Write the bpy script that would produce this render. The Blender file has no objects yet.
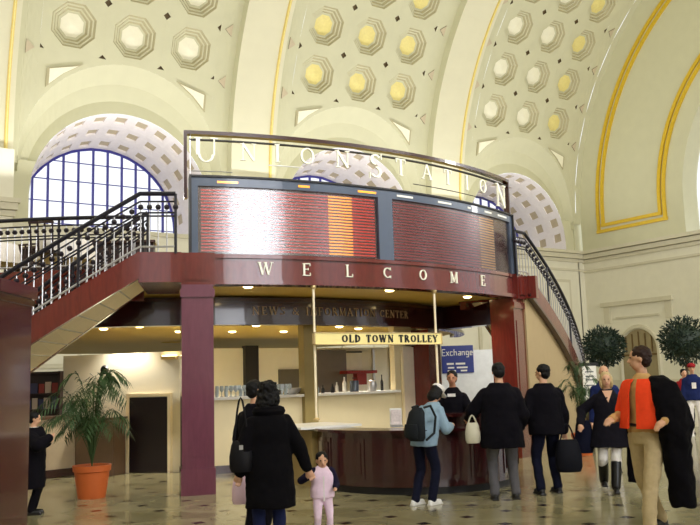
import bpy, bmesh, math, random
from mathutils import Vector, Matrix
random.seed(7)
PI = math.pi
R = math.radians
SC = bpy.context.scene
COL = SC.collection

# ------------------------------------------------------------------ materials
def srgb(r, g, b):
    def f(c):
        c /= 255.0
        return c / 12.92 if c <= 0.04045 else ((c + 0.055) / 1.055) ** 2.4
    return (f(r), f(g), f(b), 1.0)

MATS = {}
def mat(name, rgb, rough=0.6, metal=0.0, coat=0.0, emit=None, estr=1.0, var=0.12, scale=6.0, bump=0.0, spec=0.5, coat_rough=0.08):
    if name in MATS:
        return MATS[name]
    m = bpy.data.materials.new(name)
    m.use_nodes = True
    nt = m.node_tree
    b = nt.nodes['Principled BSDF']
    c = srgb(*rgb)
    tc = nt.nodes.new('ShaderNodeTexCoord')
    nz = nt.nodes.new('ShaderNodeTexNoise')
    nz.inputs['Scale'].default_value = scale
    nz.inputs['Detail'].default_value = 4
    nt.links.new(tc.outputs['Object'], nz.inputs['Vector'])
    mx = nt.nodes.new('ShaderNodeMix')
    mx.data_type = 'RGBA'
    lo = tuple(x * (1 - var) for x in c[:3]) + (1,)
    hi = tuple(min(1, x * (1 + var)) for x in c[:3]) + (1,)
    mx.inputs[6].default_value = lo
    mx.inputs[7].default_value = hi
    nt.links.new(nz.outputs['Fac'], mx.inputs[0])
    nt.links.new(mx.outputs[2], b.inputs['Base Color'])
    b.inputs['Roughness'].default_value = rough
    b.inputs['Metallic'].default_value = metal
    b.inputs['Specular IOR Level'].default_value = spec
    b.inputs['Coat Weight'].default_value = coat
    b.inputs['Coat Roughness'].default_value = coat_rough
    if bump:
        bp = nt.nodes.new('ShaderNodeBump')
        bp.inputs['Strength'].default_value = bump
        nt.links.new(nz.outputs['Fac'], bp.inputs['Height'])
        nt.links.new(bp.outputs['Normal'], b.inputs['Normal'])
    if emit:
        b.inputs['Emission Color'].default_value = srgb(*emit)
        b.inputs['Emission Strength'].default_value = estr
    MATS[name] = m
    return m

def wood(name, rgb, dark, rough=0.25, coat=0.8):
    m = mat(name, rgb, rough, coat=coat)
    nt = m.node_tree
    b = nt.nodes['Principled BSDF']
    tc = nt.nodes.new('ShaderNodeTexCoord')
    mp = nt.nodes.new('ShaderNodeMapping')
    mp.inputs['Scale'].default_value = (3, 3, 0.5)
    wv = nt.nodes.new('ShaderNodeTexNoise')
    wv.inputs['Scale'].default_value = 5
    wv.inputs['Detail'].default_value = 6
    wv.inputs['Distortion'].default_value = 1.2
    nt.links.new(tc.outputs['Object'], mp.inputs[0])
    nt.links.new(mp.outputs[0], wv.inputs['Vector'])
    cr = nt.nodes.new('ShaderNodeValToRGB')
    cr.color_ramp.elements[0].position = .25
    cr.color_ramp.elements[0].color = srgb(*dark)
    cr.color_ramp.elements[1].position = .8
    cr.color_ramp.elements[1].color = srgb(*rgb)
    nt.links.new(wv.outputs['Fac'], cr.inputs[0])
    nt.links.new(cr.outputs[0], b.inputs['Base Color'])
    return m

# ------------------------------------------------------------------ mesh builder
class MB:
    def __init__(self):
        self.v = []; self.f = []; self.mi = []; self.mats = []
    def m(self, mt):
        if mt not in self.mats:
            self.mats.append(mt)
        return self.mats.index(mt)
    def add(self, vs, fs, mt):
        o = len(self.v); k = self.m(mt)
        self.v += [tuple(p) for p in vs]
        for f in fs:
            self.f.append([o + i for i in f]); self.mi.append(k)
    def quad(self, a, b, c, d, mt):
        self.add([a, b, c, d], [(0, 1, 2, 3)], mt)
    def hexa(self, p, mt):          # 8 points: bottom 4 ccw, top 4 ccw
        self.add(p, [(3, 2, 1, 0), (4, 5, 6, 7), (0, 1, 5, 4), (1, 2, 6, 5), (2, 3, 7, 6), (3, 0, 4, 7)], mt)
    def box(self, c, d, mt, rz=0.0):
        cx, cy, cz = c; hx, hy, hz = d[0] / 2, d[1] / 2, d[2] / 2
        co, si = math.cos(rz), math.sin(rz)
        ps = []
        for z in (-hz, hz):
            for x, y in ((-hx, -hy), (hx, -hy), (hx, hy), (-hx, hy)):
                ps.append((cx + x * co - y * si, cy + x * si + y * co, cz + z))
        self.hexa(ps, mt)
    def bar(self, a, b, w, h, mt, up=(0, 0, 1)):   # box beam from a to b
        a = Vector(a); b = Vector(b); d = (b - a).normalized(); u = Vector(up)
        s = d.cross(u)
        if s.length < 1e-4: s = Vector((1, 0, 0))
        s.normalize(); t = s.cross(d)
        s *= w / 2; t *= h / 2
        self.hexa([a - s - t, a + s - t, b + s - t, b - s - t, a - s + t, a + s + t, b + s + t, b - s + t], mt)
    def tube(self, pts, r, mt, n=8, cap=True):
        pts = [Vector(p) for p in pts]
        rs = r if isinstance(r, (list, tuple)) else [r] * len(pts)
        rings = []; prev = None
        for i, p in enumerate(pts):
            d = (pts[min(i + 1, len(pts) - 1)] - pts[max(i - 1, 0)]).normalized()
            if prev is None:
                a = Vector((0, 0, 1)) if abs(d.z) < .9 else Vector((1, 0, 0))
                x = d.cross(a).normalized()
            else:
                x = (prev - d * prev.dot(d)).normalized()
            prev = x
            y = d.cross(x)
            rings.append([p + (x * math.cos(2 * PI * k / n) + y * math.sin(2 * PI * k / n)) * rs[i] for k in range(n)])
        vs = [q for rg in rings for q in rg]
        fs = []
        for i in range(len(pts) - 1):
            for k in range(n):
                fs.append((i * n + k, i * n + (k + 1) % n, (i + 1) * n + (k + 1) % n, (i + 1) * n + k))
        if cap:
            fs.append(tuple(range(n))[::-1]); fs.append(tuple((len(pts) - 1) * n + k for k in range(n)))
        self.add(vs, fs, mt)
    def lathe(self, prof, c, mt, n=24, rx=1.0, ry=1.0):   # prof [(r,z)]
        vs = []; fs = []
        for r, z in prof:
            for k in range(n):
                a = 2 * PI * k / n
                vs.append((c[0] + r * rx * math.cos(a), c[1] + r * ry * math.sin(a), c[2] + z))
        for i in range(len(prof) - 1):
            for k in range(n):
                fs.append((i * n + k, i * n + (k + 1) % n, (i + 1) * n + (k + 1) % n, (i + 1) * n + k))
        fs.append(tuple(range(n))[::-1]); fs.append(tuple((len(prof) - 1) * n + k for k in range(n)))
        self.add(vs, fs, mt)
    def ell(self, c, r, mt, n=14, rot=None):
        vs = []; fs = []; m_ = n // 2
        c = Vector(c)
        for i in range(1, m_):
            t = PI * i / m_
            for k in range(n):
                a = 2 * PI * k / n
                p = Vector((r[0] * math.sin(t) * math.cos(a), r[1] * math.sin(t) * math.sin(a), -r[2] * math.cos(t)))
                if rot: p = rot @ p
                vs.append(c + p)
        lo = Vector((0, 0, -r[2])); hi = Vector((0, 0, r[2]))
        if rot: lo = rot @ lo; hi = rot @ hi
        vs.append(c + lo); vs.append(c + hi)
        L = len(vs) - 2; H = len(vs) - 1
        for i in range(m_ - 2):
            for k in range(n):
                fs.append((i * n + k, i * n + (k + 1) % n, (i + 1) * n + (k + 1) % n, (i + 1) * n + k))
        for k in range(n):
            fs.append((L, (k + 1) % n, k)); fs.append((H, (m_ - 2) * n + k, (m_ - 2) * n + (k + 1) % n))
        self.add(vs, fs, mt)
    def cap(self, a, b, ra, rb, mt, n=12):            # tapered capsule
        a = Vector(a); b = Vector(b)
        d = b - a
        L = max(d.length, 1e-5); d = d / L
        pts = []; rs = []
        for t in (80, 60, 35, 10):
            pts.append(a - d * ra * math.sin(R(t))); rs.append(ra * math.cos(R(t)))
        for t in (0.33, 0.66):
            pts.append(a + d * L * t); rs.append(ra + (rb - ra) * t)
        for t in (10, 35, 60, 80):
            pts.append(b + d * rb * math.sin(R(t))); rs.append(rb * math.cos(R(t)))
        self.tube(pts, rs, mt, n)
    def rings(self, rg, mt, n=20):                   # loft of ellipses [(cx,cy,cz,rx,ry)]
        vs = []; fs = []
        for cx, cy, cz, rx, ry in rg:
            for k in range(n):
                a = 2 * PI * k / n
                vs.append((cx + rx * math.cos(a), cy + ry * math.sin(a), cz))
        for i in range(len(rg) - 1):
            for k in range(n):
                fs.append((i * n + k, i * n + (k + 1) % n, (i + 1) * n + (k + 1) % n, (i + 1) * n + k))
        fs.append(tuple(range(n))[::-1]); fs.append(tuple((len(rg) - 1) * n + k for k in range(n)))
        self.add(vs, fs, mt)
    def sector(self, P, a0, a1, r0, r1, z0, z1, mt, n=24, zf=None):   # curved box: angles a0..a1 (deg), radii r0<r1
        vs = []; fs = []
        for i in range(n + 1):
            a = a0 + (a1 - a0) * i / n
            vs += [P(a, r0, z0), P(a, r1, z0), P(a, r1, z1), P(a, r0, z1)]
        for i in range(n):
            o = 4 * i; q = o + 4
            for k in range(4):
                fs.append((o + k, o + (k + 1) % 4, q + (k + 1) % 4, q + k))
        fs.append((3, 2, 1, 0)); fs.append((4 * n, 4 * n + 1, 4 * n + 2, 4 * n + 3))
        self.add(vs, fs, mt)
    def build(self, name, parent=None, smooth=False, fix=True):
        me = bpy.data.meshes.new(name)
        me.from_pydata(self.v, [], self.f)
        for mt in self.mats: me.materials.append(mt)
        me.polygons.foreach_set('material_index', self.mi)
        if fix:
            bm = bmesh.new(); bm.from_mesh(me)
            bmesh.ops.recalc_face_normals(bm, faces=bm.faces)
            bm.to_mesh(me); bm.free()
        if smooth:
            me.polygons.foreach_set('use_smooth', [True] * len(me.polygons))
            try: me.set_sharp_from_angle(angle=R(40))
            except Exception: pass
        me.update()
        o = bpy.data.objects.new(name, me)
        COL.objects.link(o)
        if parent is not None:
            o.parent = parent
            o.matrix_parent_inverse = Matrix.Translation(-Vector(parent.location)) if not parent.rotation_euler.z else parent_world(parent).inverted()
        return o

def parent_world(p):
    return Matrix.Translation(p.location) @ Matrix.Rotation(p.rotation_euler.z, 4, 'Z')

def thing(name, label, cat, loc=(0, 0, 0), rz=0.0, group=None):
    o = bpy.data.objects.new(name, None)
    o.empty_display_size = .2
    o.location = loc; o.rotation_euler = (0, 0, rz)
    COL.objects.link(o)
    tag(o, label, cat, group)
    return o

def tag(o, label=None, cat=None, group=None, kind=None):
    if label: o['label'] = label
    if cat: o['category'] = cat
    if group: o['group'] = group
    if kind: o['kind'] = kind
    return o

def struct(o):
    o['kind'] = 'structure'; return o

def copy_tree(o, parent=None):
    c = o.copy(); COL.objects.link(c)
    if parent is not None: c.parent = parent
    for ch in list(o.children): copy_tree(ch, c)
    return c

# local part builder: vertices given in the thing's own frame
def lpart(mb, name, parent, smooth=False, fix=True):
    o = mb.build(name, None, smooth, fix)
    o.parent = parent
    return o

# ------------------------------------------------------------------ stroke lettering
GL = {
 'A': (.9, [('l', .45, 1, .08, 0, .07), ('l', .45, 1, .82, 0, .15), ('l', .22, .36, .68, .36, .06), ('s', .08, 0), ('s', .82, 0)]),
 'C': (.85, [('a', .48, .5, .42, .47, 45, 315, .13), ('l', .78, .95, .78, .72, .05), ('l', .78, .26, .78, .05, .04)]),
 'D': (.9, [('l', .17, 0, .17, 1, .15), ('a', .3, .5, .5, .47, -90, 90, .13), ('l', .05, .98, .32, .98, .06), ('l', .05, .02, .32, .02, .06)]),
 'E': (.75, [('l', .18, 0, .18, 1, .15), ('l', .05, .97, .66, .97, .06), ('l', .05, .03, .7, .03, .06), ('l', .18, .52, .52, .52, .06), ('l', .67, 1, .67, .78, .05), ('l', .7, 0, .7, .24, .05), ('l', .52, .42, .52, .62, .04)]),
 'F': (.7, [('l', .18, 0, .18, 1, .15), ('l', .05, .97, .66, .97, .06), ('l', .18, .52, .52, .52, .06), ('l', .67, 1, .67, .78, .05), ('s', .18, 0)]),
 'I': (.42, [('l', .21, 0, .21, 1, .15), ('s', .21, 0), ('s', .21, 1)]),
 'L': (.72, [('l', .18, 0, .18, 1, .15), ('l', .05, .03, .66, .03, .06), ('l', .66, 0, .66, .26, .05), ('s', .18, 1)]),
 'M': (1.05, [('l', .16, 0, .16, 1, .06), ('l', .16, 1, .52, .08, .14), ('l', .52, .08, .88, 1, .06), ('l', .88, 0, .88, 1, .15), ('s', .16, 0), ('s', .88, 0), ('l', .02, .97, .2, .97, .05), ('l', .84, .97, 1.02, .97, .05)]),
 'N': (.95, [('l', .16, 0, .16, 1, .06), ('l', .14, 1, .8, .02, .15), ('l', .8, 0, .8, 1, .06), ('s', .16, 0), ('s', .8, 1), ('l', .0, .97, .18, .97, .05)]),
 'O': (.95, [('a', .47, .5, .41, .48, 0, 360, .13)]),
 'R': (.88, [('l', .17, 0, .17, 1, .15), ('a', .35, .74, .3, .24, -90, 90, .12), ('l', .17, .98, .36, .98, .06), ('l', .17, .5, .38, .5, .06), ('l', .42, .5, .78, .0, .14), ('s', .17, 0), ('l', .02, .97, .2, .97, .05)]),
 'S': (.7, [('a', .35, .74, .24, .23, 30, 270, .11), ('a', .35, .27, .26, .24, -150, 90, .12), ('l', .6, .98, .6, .76, .04), ('l', .08, .24, .08, .02, .04)]),
 'T': (.8, [('l', .4, 0, .4, 1, .15), ('l', .05, .97, .75, .97, .06), ('l', .07, 1, .07, .76, .05), ('l', .73, 1, .73, .76, .05), ('s', .4, 0)]),
 'U': (.92, [('l', .16, .34, .16, 1, .15), ('l', .76, .34, .76, 1, .06), ('a', .46, .36, .3, .33, 180, 360, .1), ('s', .16, 1), ('s', .76, 1)]),
 'W': (1.25, [('l', .12, 1, .38, 0, .15), ('l', .38, 0, .62, .95, .06), ('l', .6, 1, .86, 0, .15), ('l', .86, 0, 1.12, 1, .06), ('s', .12, 1), ('s', .6, 1), ('s', 1.12, 1)]),
 'Y': (.85, [('l', .08, 1, .42, .45, .14), ('l', .78, 1, .42, .45, .06), ('l', .42, 0, .42, .48, .15), ('s', .1, 1), ('s', .76, 1), ('s', .42, 0)]),
 '&': (.95, [('a', .4, .78, .2, .19, -60, 240, .09), ('a', .36, .28, .3, .26, 100, 330, .11), ('l', .26, .66, .84, .0, .13), ('l', .3, .68, .3, .46, .08), ('l', .62, .16, .84, .5, .06)]),
 ' ': (.5, []),
}
def glyph(mb, ch, put, size, mt, x0=0.0, heavy=1.0, th=0.02):
    """put(x, z, d) -> 3D point; x, z in metres on the lettering surface, d outward."""
    w, st = GL[ch]
    def line(ax, az, bx, bz, t):
        ax = x0 + ax * size; bx = x0 + bx * size; az *= size; bz *= size; t *= size * heavy
        dx, dz = bx - ax, bz - az; L = math.hypot(dx, dz) or 1
        px, pz = -dz / L * t / 2, dx / L * t / 2
        c = [(ax + px, az + pz), (ax - px, az - pz), (bx - px, bz - pz), (bx + px, bz + pz)]
        mb.hexa([put(x, z, 0) for x, z in c] + [put(x, z, th) for x, z in c], mt)
    for s in st:
        if s[0] == 'l': line(s[1], s[2], s[3], s[4], s[5])
        elif s[0] == 's': line(s[1] - .14, s[2] + (.02 if s[2] < .5 else -.02), s[1] + .14, s[2] + (.02 if s[2] < .5 else -.02), .05)
        else:
            _, cx, cz, rx, rz_, a0, a1, t = s
            n = max(6, int(abs(a1 - a0) / 20))
            P0 = []; P1 = []
            for i in range(n + 1):
                a = R(a0 + (a1 - a0) * i / n)
                tt = t * heavy * (.45 + .55 * abs(math.cos(a)))
                for L_, k in ((P0, 1), (P1, -1)):
                    L_.append((x0 + (cx + (rx - t / 2 + k * tt / 2) * math.cos(a)) * size, (cz + (rz_ - t / 2 + k * tt / 2) * math.sin(a)) * size))
            for i in range(n):
                c = [P0[i], P1[i], P1[i + 1], P0[i + 1]]
                mb.hexa([put(x, z, 0) for x, z in c] + [put(x, z, th) for x, z in c], mt)
    return w * size
DAYSTR = 6.3; COVE = 1400; CORN = 470; EXPO = 0.15
# ------------------------------------------------------------------ colours
VAULT = mat('vault_plaster', (211, 209, 180), .75, var=.05, scale=1.5)
VAULT2 = mat('vault_rib_plaster', (226, 222, 196), .6, var=.05, scale=1.0)
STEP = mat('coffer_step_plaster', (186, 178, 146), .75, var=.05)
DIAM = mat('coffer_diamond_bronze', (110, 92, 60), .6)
PLATE_W = mat('coffer_rosette_white', (252, 248, 226), .5, var=.05)
PLATE_Y = mat('coffer_rosette_gold', (246, 230, 152), .45, var=.12, scale=8)
RIBGOLD = mat('pale_gilded_line', (228, 204, 118), .4, metal=.1, var=.15)
GOLD = mat('gilded_moulding', (226, 190, 52), .35, metal=.25, var=.15)
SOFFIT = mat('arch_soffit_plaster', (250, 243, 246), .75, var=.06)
COFF_D = mat('soffit_coffer_panel', (206, 192, 166), .7)  # recess shade put into a darker panel tone
STONE = mat('wall_limestone', (232, 228, 210), .65, var=.06, scale=2)
STONE2 = mat('moulding_limestone', (214, 208, 186), .6, var=.06)
NAVY = mat('window_mullion_blue', (62, 62, 158), .4)
BRASSGR = mat('bronze_grille', (120, 98, 62), .4, metal=.5)

AL = .5885
D = 39.45; VR = 17.92; ZS = 12.23; SPC = 13.4; SC0 = 13.3

# ------------------------------------------------------------------ camera
cam = bpy.data.cameras.new('camera'); co = bpy.data.objects.new('camera', cam); COL.objects.link(co)
cam.sensor_width = 36; cam.lens = 840 / 700 * 36; cam.clip_end = 500
p_, r_ = .138, .031
F = Vector((math.sin(AL) * math.cos(p_), math.cos(AL) * math.cos(p_), math.sin(p_)))
R0 = Vector((math.cos(AL), -math.sin(AL), 0)); U0 = R0.cross(F)
X = R0 * math.cos(r_) - U0 * math.sin(r_); Y = R0 * math.sin(r_) + U0 * math.cos(r_)
co.matrix_world = Matrix(((X.x, Y.x, -F.x, 0), (X.y, Y.y, -F.y, 0), (X.z, Y.z, -F.z, 1.6), (0, 0, 0, 1)))
SC.camera = co

# ------------------------------------------------------------------ floor
def floor_mat():
    m = bpy.data.materials.new('marble_floor'); m.use_nodes = True
    nt = m.node_tree; b = nt.nodes['Principled BSDF']
    N = nt.nodes.new; L = nt.links.new
    tc = N('ShaderNodeTexCoord'); sx = N('ShaderNodeSeparateXYZ'); L(tc.outputs['Object'], sx.inputs[0])
    def math_(op, a, bb=None, c=None):
        n = N('ShaderNodeMath'); n.operation = op
        for i, q in enumerate((a, bb, c)):
            if q is None: continue
            if isinstance(q, (int, float)): n.inputs[i].default_value = q
            else: L(q, n.inputs[i])
        return n.outputs[0]
    def cell(out, off):
        f = math_('FRACT', math_('DIVIDE', math_('SUBTRACT', out, off), .622))
        return math_('ABSOLUTE', math_('SUBTRACT', f, .5))      # 0.5 at lattice lines
    ax = cell(sx.outputs[0], 5.92); ay = cell(sx.outputs[1], 7.56)
    dx = math_('SUBTRACT', .5, ax); dy = math_('SUBTRACT', .5, ay)
    ins = math_('LESS_THAN', math_('MAXIMUM', dx, dy), .105)
    gr = math_('LESS_THAN', math_('MINIMUM', dx, dy), .006)
    nz = N('ShaderNodeTexNoise'); nz.inputs['Scale'].default_value = 1.3; nz.inputs['Detail'].default_value = 6; nz.inputs['Distortion'].default_value = .8
    L(tc.outputs['Object'], nz.inputs['Vector'])
    cr = N('ShaderNodeValToRGB'); cr.color_ramp.elements[0].color = srgb(136, 128, 94); cr.color_ramp.elements[1].color = srgb(166, 158, 124)
    cr.color_ramp.elements[0].position = .35; cr.color_ramp.elements[1].position = .65
    L(nz.outputs['Fac'], cr.inputs[0])
    m1 = N('ShaderNodeMix'); m1.data_type = 'RGBA'; L(gr, m1.inputs[0]); L(cr.outputs[0], m1.inputs[6]); m1.inputs[7].default_value = srgb(150, 140, 115)
    m2 = N('ShaderNodeMix'); m2.data_type = 'RGBA'; L(ins, m2.inputs[0]); L(m1.outputs[2], m2.inputs[6]); m2.inputs[7].default_value = srgb(44, 24, 18)
    L(m2.outputs[2], b.inputs['Base Color'])
    b.inputs['Roughness'].default_value = .16
    b.inputs['Specular IOR Level'].default_value = .55
    return m
mb = MB(); mb.box((18, 18, -.1), (64, 56, .2), floor_mat()); struct(mb.build('floor'))

# ------------------------------------------------------------------ vault
mb = MB()
def V(s, th, dep=0.0):      # point on the vault; dep > 0 goes outwards (recess)
    r = VR + dep
    return (s, D - VR + r * math.cos(th), ZS + r * math.sin(th))
RA, ZA = 5.1, 12.1
CW = 2.94; DT = .1489; T0 = .3584
OCT_R = [1.02, .87, .72, .53]
HD = .30   # half diagonal of corner diamonds
SA = VR * DT / 2
def th_low(ds):
    if abs(ds) >= RA - 1e-6: return -.02
    z = ZA + math.sqrt(RA * RA - ds * ds)
    return math.asin((z - ZS) / VR)
TB = T0 - DT / 2
NROW = 9; TEND = 2.85
for bay in range(-1, 3):
    c = SC0 + bay * SPC
    # coffered cells
    for k in range(NROW):
        for i in (-1, 0, 1):
            cs = c + i * CW; ct = T0 + k * DT
            def q(x, y, d=0): return V(cs + x, ct + y / VR, d)
            hx = CW / 2
            sq = [(hx, -SA + HD), (hx, SA - HD), (hx - HD, SA), (-hx + HD, SA), (-hx, SA - HD), (-hx, -SA + HD), (-hx + HD, -SA), (hx - HD, -SA)]
            oc = lambda r: [(r / math.cos(PI / 8) * math.cos(-PI / 8 + j * PI / 4), r / math.cos(PI / 8) * math.sin(-PI / 8 + j * PI / 4)) for j in range(8)]
            prev = sq; pd = 0.0
            o8 = oc(OCT_R[0])
            for j in range(8):
                a, b2 = sq[j], sq[(j + 1) % 8]
                mb.quad(q(*a), q(*b2), q(*o8[(j + 1) % 8]), q(*o8[j]), VAULT)
            dep = 0.0
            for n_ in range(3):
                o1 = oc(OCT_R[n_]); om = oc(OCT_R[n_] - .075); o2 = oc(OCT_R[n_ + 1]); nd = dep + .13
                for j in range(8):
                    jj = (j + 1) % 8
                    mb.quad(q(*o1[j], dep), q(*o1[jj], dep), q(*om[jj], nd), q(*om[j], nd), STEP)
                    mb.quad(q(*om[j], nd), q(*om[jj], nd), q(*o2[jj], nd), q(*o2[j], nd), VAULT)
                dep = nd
            o3 = oc(OCT_R[3]); pl = PLATE_W if (bay <= 0 or (bay == 2 and i < 1)) else PLATE_Y
            for j in range(8):
                jj = (j + 1) % 8
                mb.add([q(*o3[j], dep), q(*o3[jj], dep), q(0, 0, dep - .1)], [(0, 1, 2)], pl)
    # diamonds
    for k in range(NROW + 1):
        for i in range(4):
            cs = c + (i - 1.5) * CW; ct = TB + k * DT
            def q(x, y, d=0): return V(cs + x, ct + y / VR, d)
            full = [(HD, 0), (0, HD), (-HD, 0), (0, -HD)]
            if i == 0: full = [(HD, 0), (0, HD), (0, -HD)]
            if i == 3: full = [(0, HD), (-HD, 0), (0, -HD)]
            if k == 0: full = [p for p in full if p[1] >= 0]
            if k == NROW: full = [p for p in full if p[1] <= 0]
            if len(full) < 3: full = sorted(full, key=lambda p: p[1]) + [(0, 0)]
            n_ = len(full)
            inn = [(x * .62 + sum(p[0] for p in full) / n_ * .38, y * .62 + sum(p[1] for p in full) / n_ * .38) for x, y in full]
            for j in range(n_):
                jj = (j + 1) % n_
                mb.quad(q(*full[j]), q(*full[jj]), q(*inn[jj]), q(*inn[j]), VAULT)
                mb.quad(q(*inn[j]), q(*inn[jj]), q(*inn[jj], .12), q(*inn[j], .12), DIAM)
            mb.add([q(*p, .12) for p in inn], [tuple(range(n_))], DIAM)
    # plain strips beside and below the coffers
    he = CW * 1.5; TT = TB + NROW * DT
    for sg in (-1, 1):
        xs = [he, he + .25, he + .45, RA - .08, RA - .02, RA, 5.4]
        for x0, x1 in zip(xs[:-1], xs[1:]):
            a0, a1 = th_low(x0), th_low(x1)
            n_ = 28
            for j in range(n_):
                t0a = a0 + (TT - a0) * j / n_; t0b = a0 + (TT - a0) * (j + 1) / n_
                t1a = a1 + (TT - a1) * j / n_; t1b = a1 + (TT - a1) * (j + 1) / n_
                mb.quad(V(c + sg * x0, t0a), V(c + sg * x1, t1a), V(c + sg * x1, t1b), V(c + sg * x0, t0b), VAULT)
    # upper plain end
    for j in range(10):
        t0 = TT + (TEND - TT) * j / 10; t1 = TT + (TEND - TT) * (j + 1) / 10
        mb.quad(V(c - 5.4, t0), V(c + 5.4, t0), V(c + 5.4, t1), V(c - 5.4, t1), VAULT)
    xs = [he * math.sin(PI / 2 * (j / 16 - 1)) for j in range(33)]
    for x0, x1 in zip(xs[:-1], xs[1:]):
        for j in range(3):
            f0, f1 = j / 3, (j + 1) / 3
            g = lambda x, f: V(c + x, th_low(x) + (TB - th_low(x)) * f)
            mb.quad(g(x0, f0), g(x1, f0), g(x1, f1), g(x0, f1), VAULT)
    # triangular spandrel coffers as raised plates, lit bottom and dark edge painted in
    for sg in (-1, 1):
        P3 = [(4.0, .238), (2.35, .262), (3.25, .228), (4.0, .188)]
        pc = (sum(p[0] for p in P3) / 4, sum(p[1] for p in P3) / 4)
        for rr, dd, mt in ((1.0, -.08, STEP), (.8, -.11, PLATE_W)):
            pts = [(pc[0] + (x - pc[0]) * rr, pc[1] + (t - pc[1]) * rr) for x, t in P3]
            top = [V(c + sg * x, t, dd) for x, t in pts]; bot = [V(c + sg * x, t, .02) for x, t in pts]
            mb.add(top, [(0, 1, 2, 3)], mt)
            for j in range(4):
                mb.quad(bot[j], bot[(j + 1) % 4], top[(j + 1) % 4], top[j], mt)
        for k in range(NROW):      # small triangles at the edge between rows
            t = T0 + k * DT
            t -= DT / 2
            tri = [(4.62, t), (5.0, t + .018), (5.0, t - .018)]
            top = [V(c + sg * x, tt, -.05) for x, tt in tri]; bot = [V(c + sg * x, tt, .02) for x, tt in tri]
            mb.add(top, [(0, 1, 2)], COFF_D)
            for j in range(3): mb.quad(bot[j], bot[(j + 1) % 3], top[(j + 1) % 3], top[j], DIAM)
    # splayed lunette band down to the wall plane
    zc1, r1 = 10.5, 4.5
    n_ = 40
    ring0 = []; ring1 = []
    for j in range(n_ + 1):
        a = PI * j / n_
        z = ZA + RA * math.sin(a)
        yin = VR - math.sqrt(max(0, VR * VR - max(0, z - ZS) ** 2))
        ring0.append((c + RA * math.cos(a), D - yin, z))
        ring1.append((c + r1 * math.cos(a), D + .25, zc1 + r1 * math.sin(a)))
    for j in range(n_):
        mids = []
        for f in (0, .35, .7, 1):
            mids.append([tuple(ring0[jj][e] * (1 - f) + ring1[jj][e] * f + (0 if e != 1 else .5 * math.sin(PI * f)) for e in range(3)) for jj in (j, j + 1)])
        for a, b2 in zip(mids[:-1], mids[1:]):
            mb.quad(a[0], a[1], b2[1], b2[0], VAULT)
# ribs with gilded lines
def rib(s0, s1, dep=.55):
    n_ = 60
    for j in range(n_):
        t0 = -.02 + (TEND + .02) * j / n_; t1 = -.02 + (TEND + .02) * (j + 1) / n_
        mb.quad(V(s0, t0, -dep), V(s1, t0, -dep), V(s1, t1, -dep), V(s0, t1, -dep), VAULT2)
        for s in (s0, s1): mb.quad(V(s, t0, 0.05), V(s, t1, 0.05), V(s, t1, -dep), V(s, t0, -dep), VAULT)
        for s in (s1 - .32,):
            for w, dd, mt in ((.15, .05, RIBGOLD), (.05, .09, PLATE_Y)):
                a, b2 = s - w / 2, s + w / 2
                mb.quad(V(a, t0, -dep - dd), V(b2, t0, -dep - dd), V(b2, t1, -dep - dd), V(a, t1, -dep - dd), mt)
                mb.quad(V(a, t0, -dep), V(a, t0, -dep - dd), V(a, t1, -dep - dd), V(a, t1, -dep), mt)
                mb.quad(V(b2, t0, -dep), V(b2, t0, -dep - dd), V(b2, t1, -dep - dd), V(b2, t1, -dep), mt)
for k in range(-2, 2):
    c = SC0 + k * SPC
    rib(c + 5.4, c + 8.0)
for j in range(20):
    t0 = -.02 + (TEND + .02) * j / 20; t1 = -.02 + (TEND + .02) * (j + 1) / 20
    mb.quad(V(45.5, t0), V(46, t0), V(46, t1), V(45.5, t1), VAULT)
struct(mb.build('ceiling', fix=False))

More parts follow.
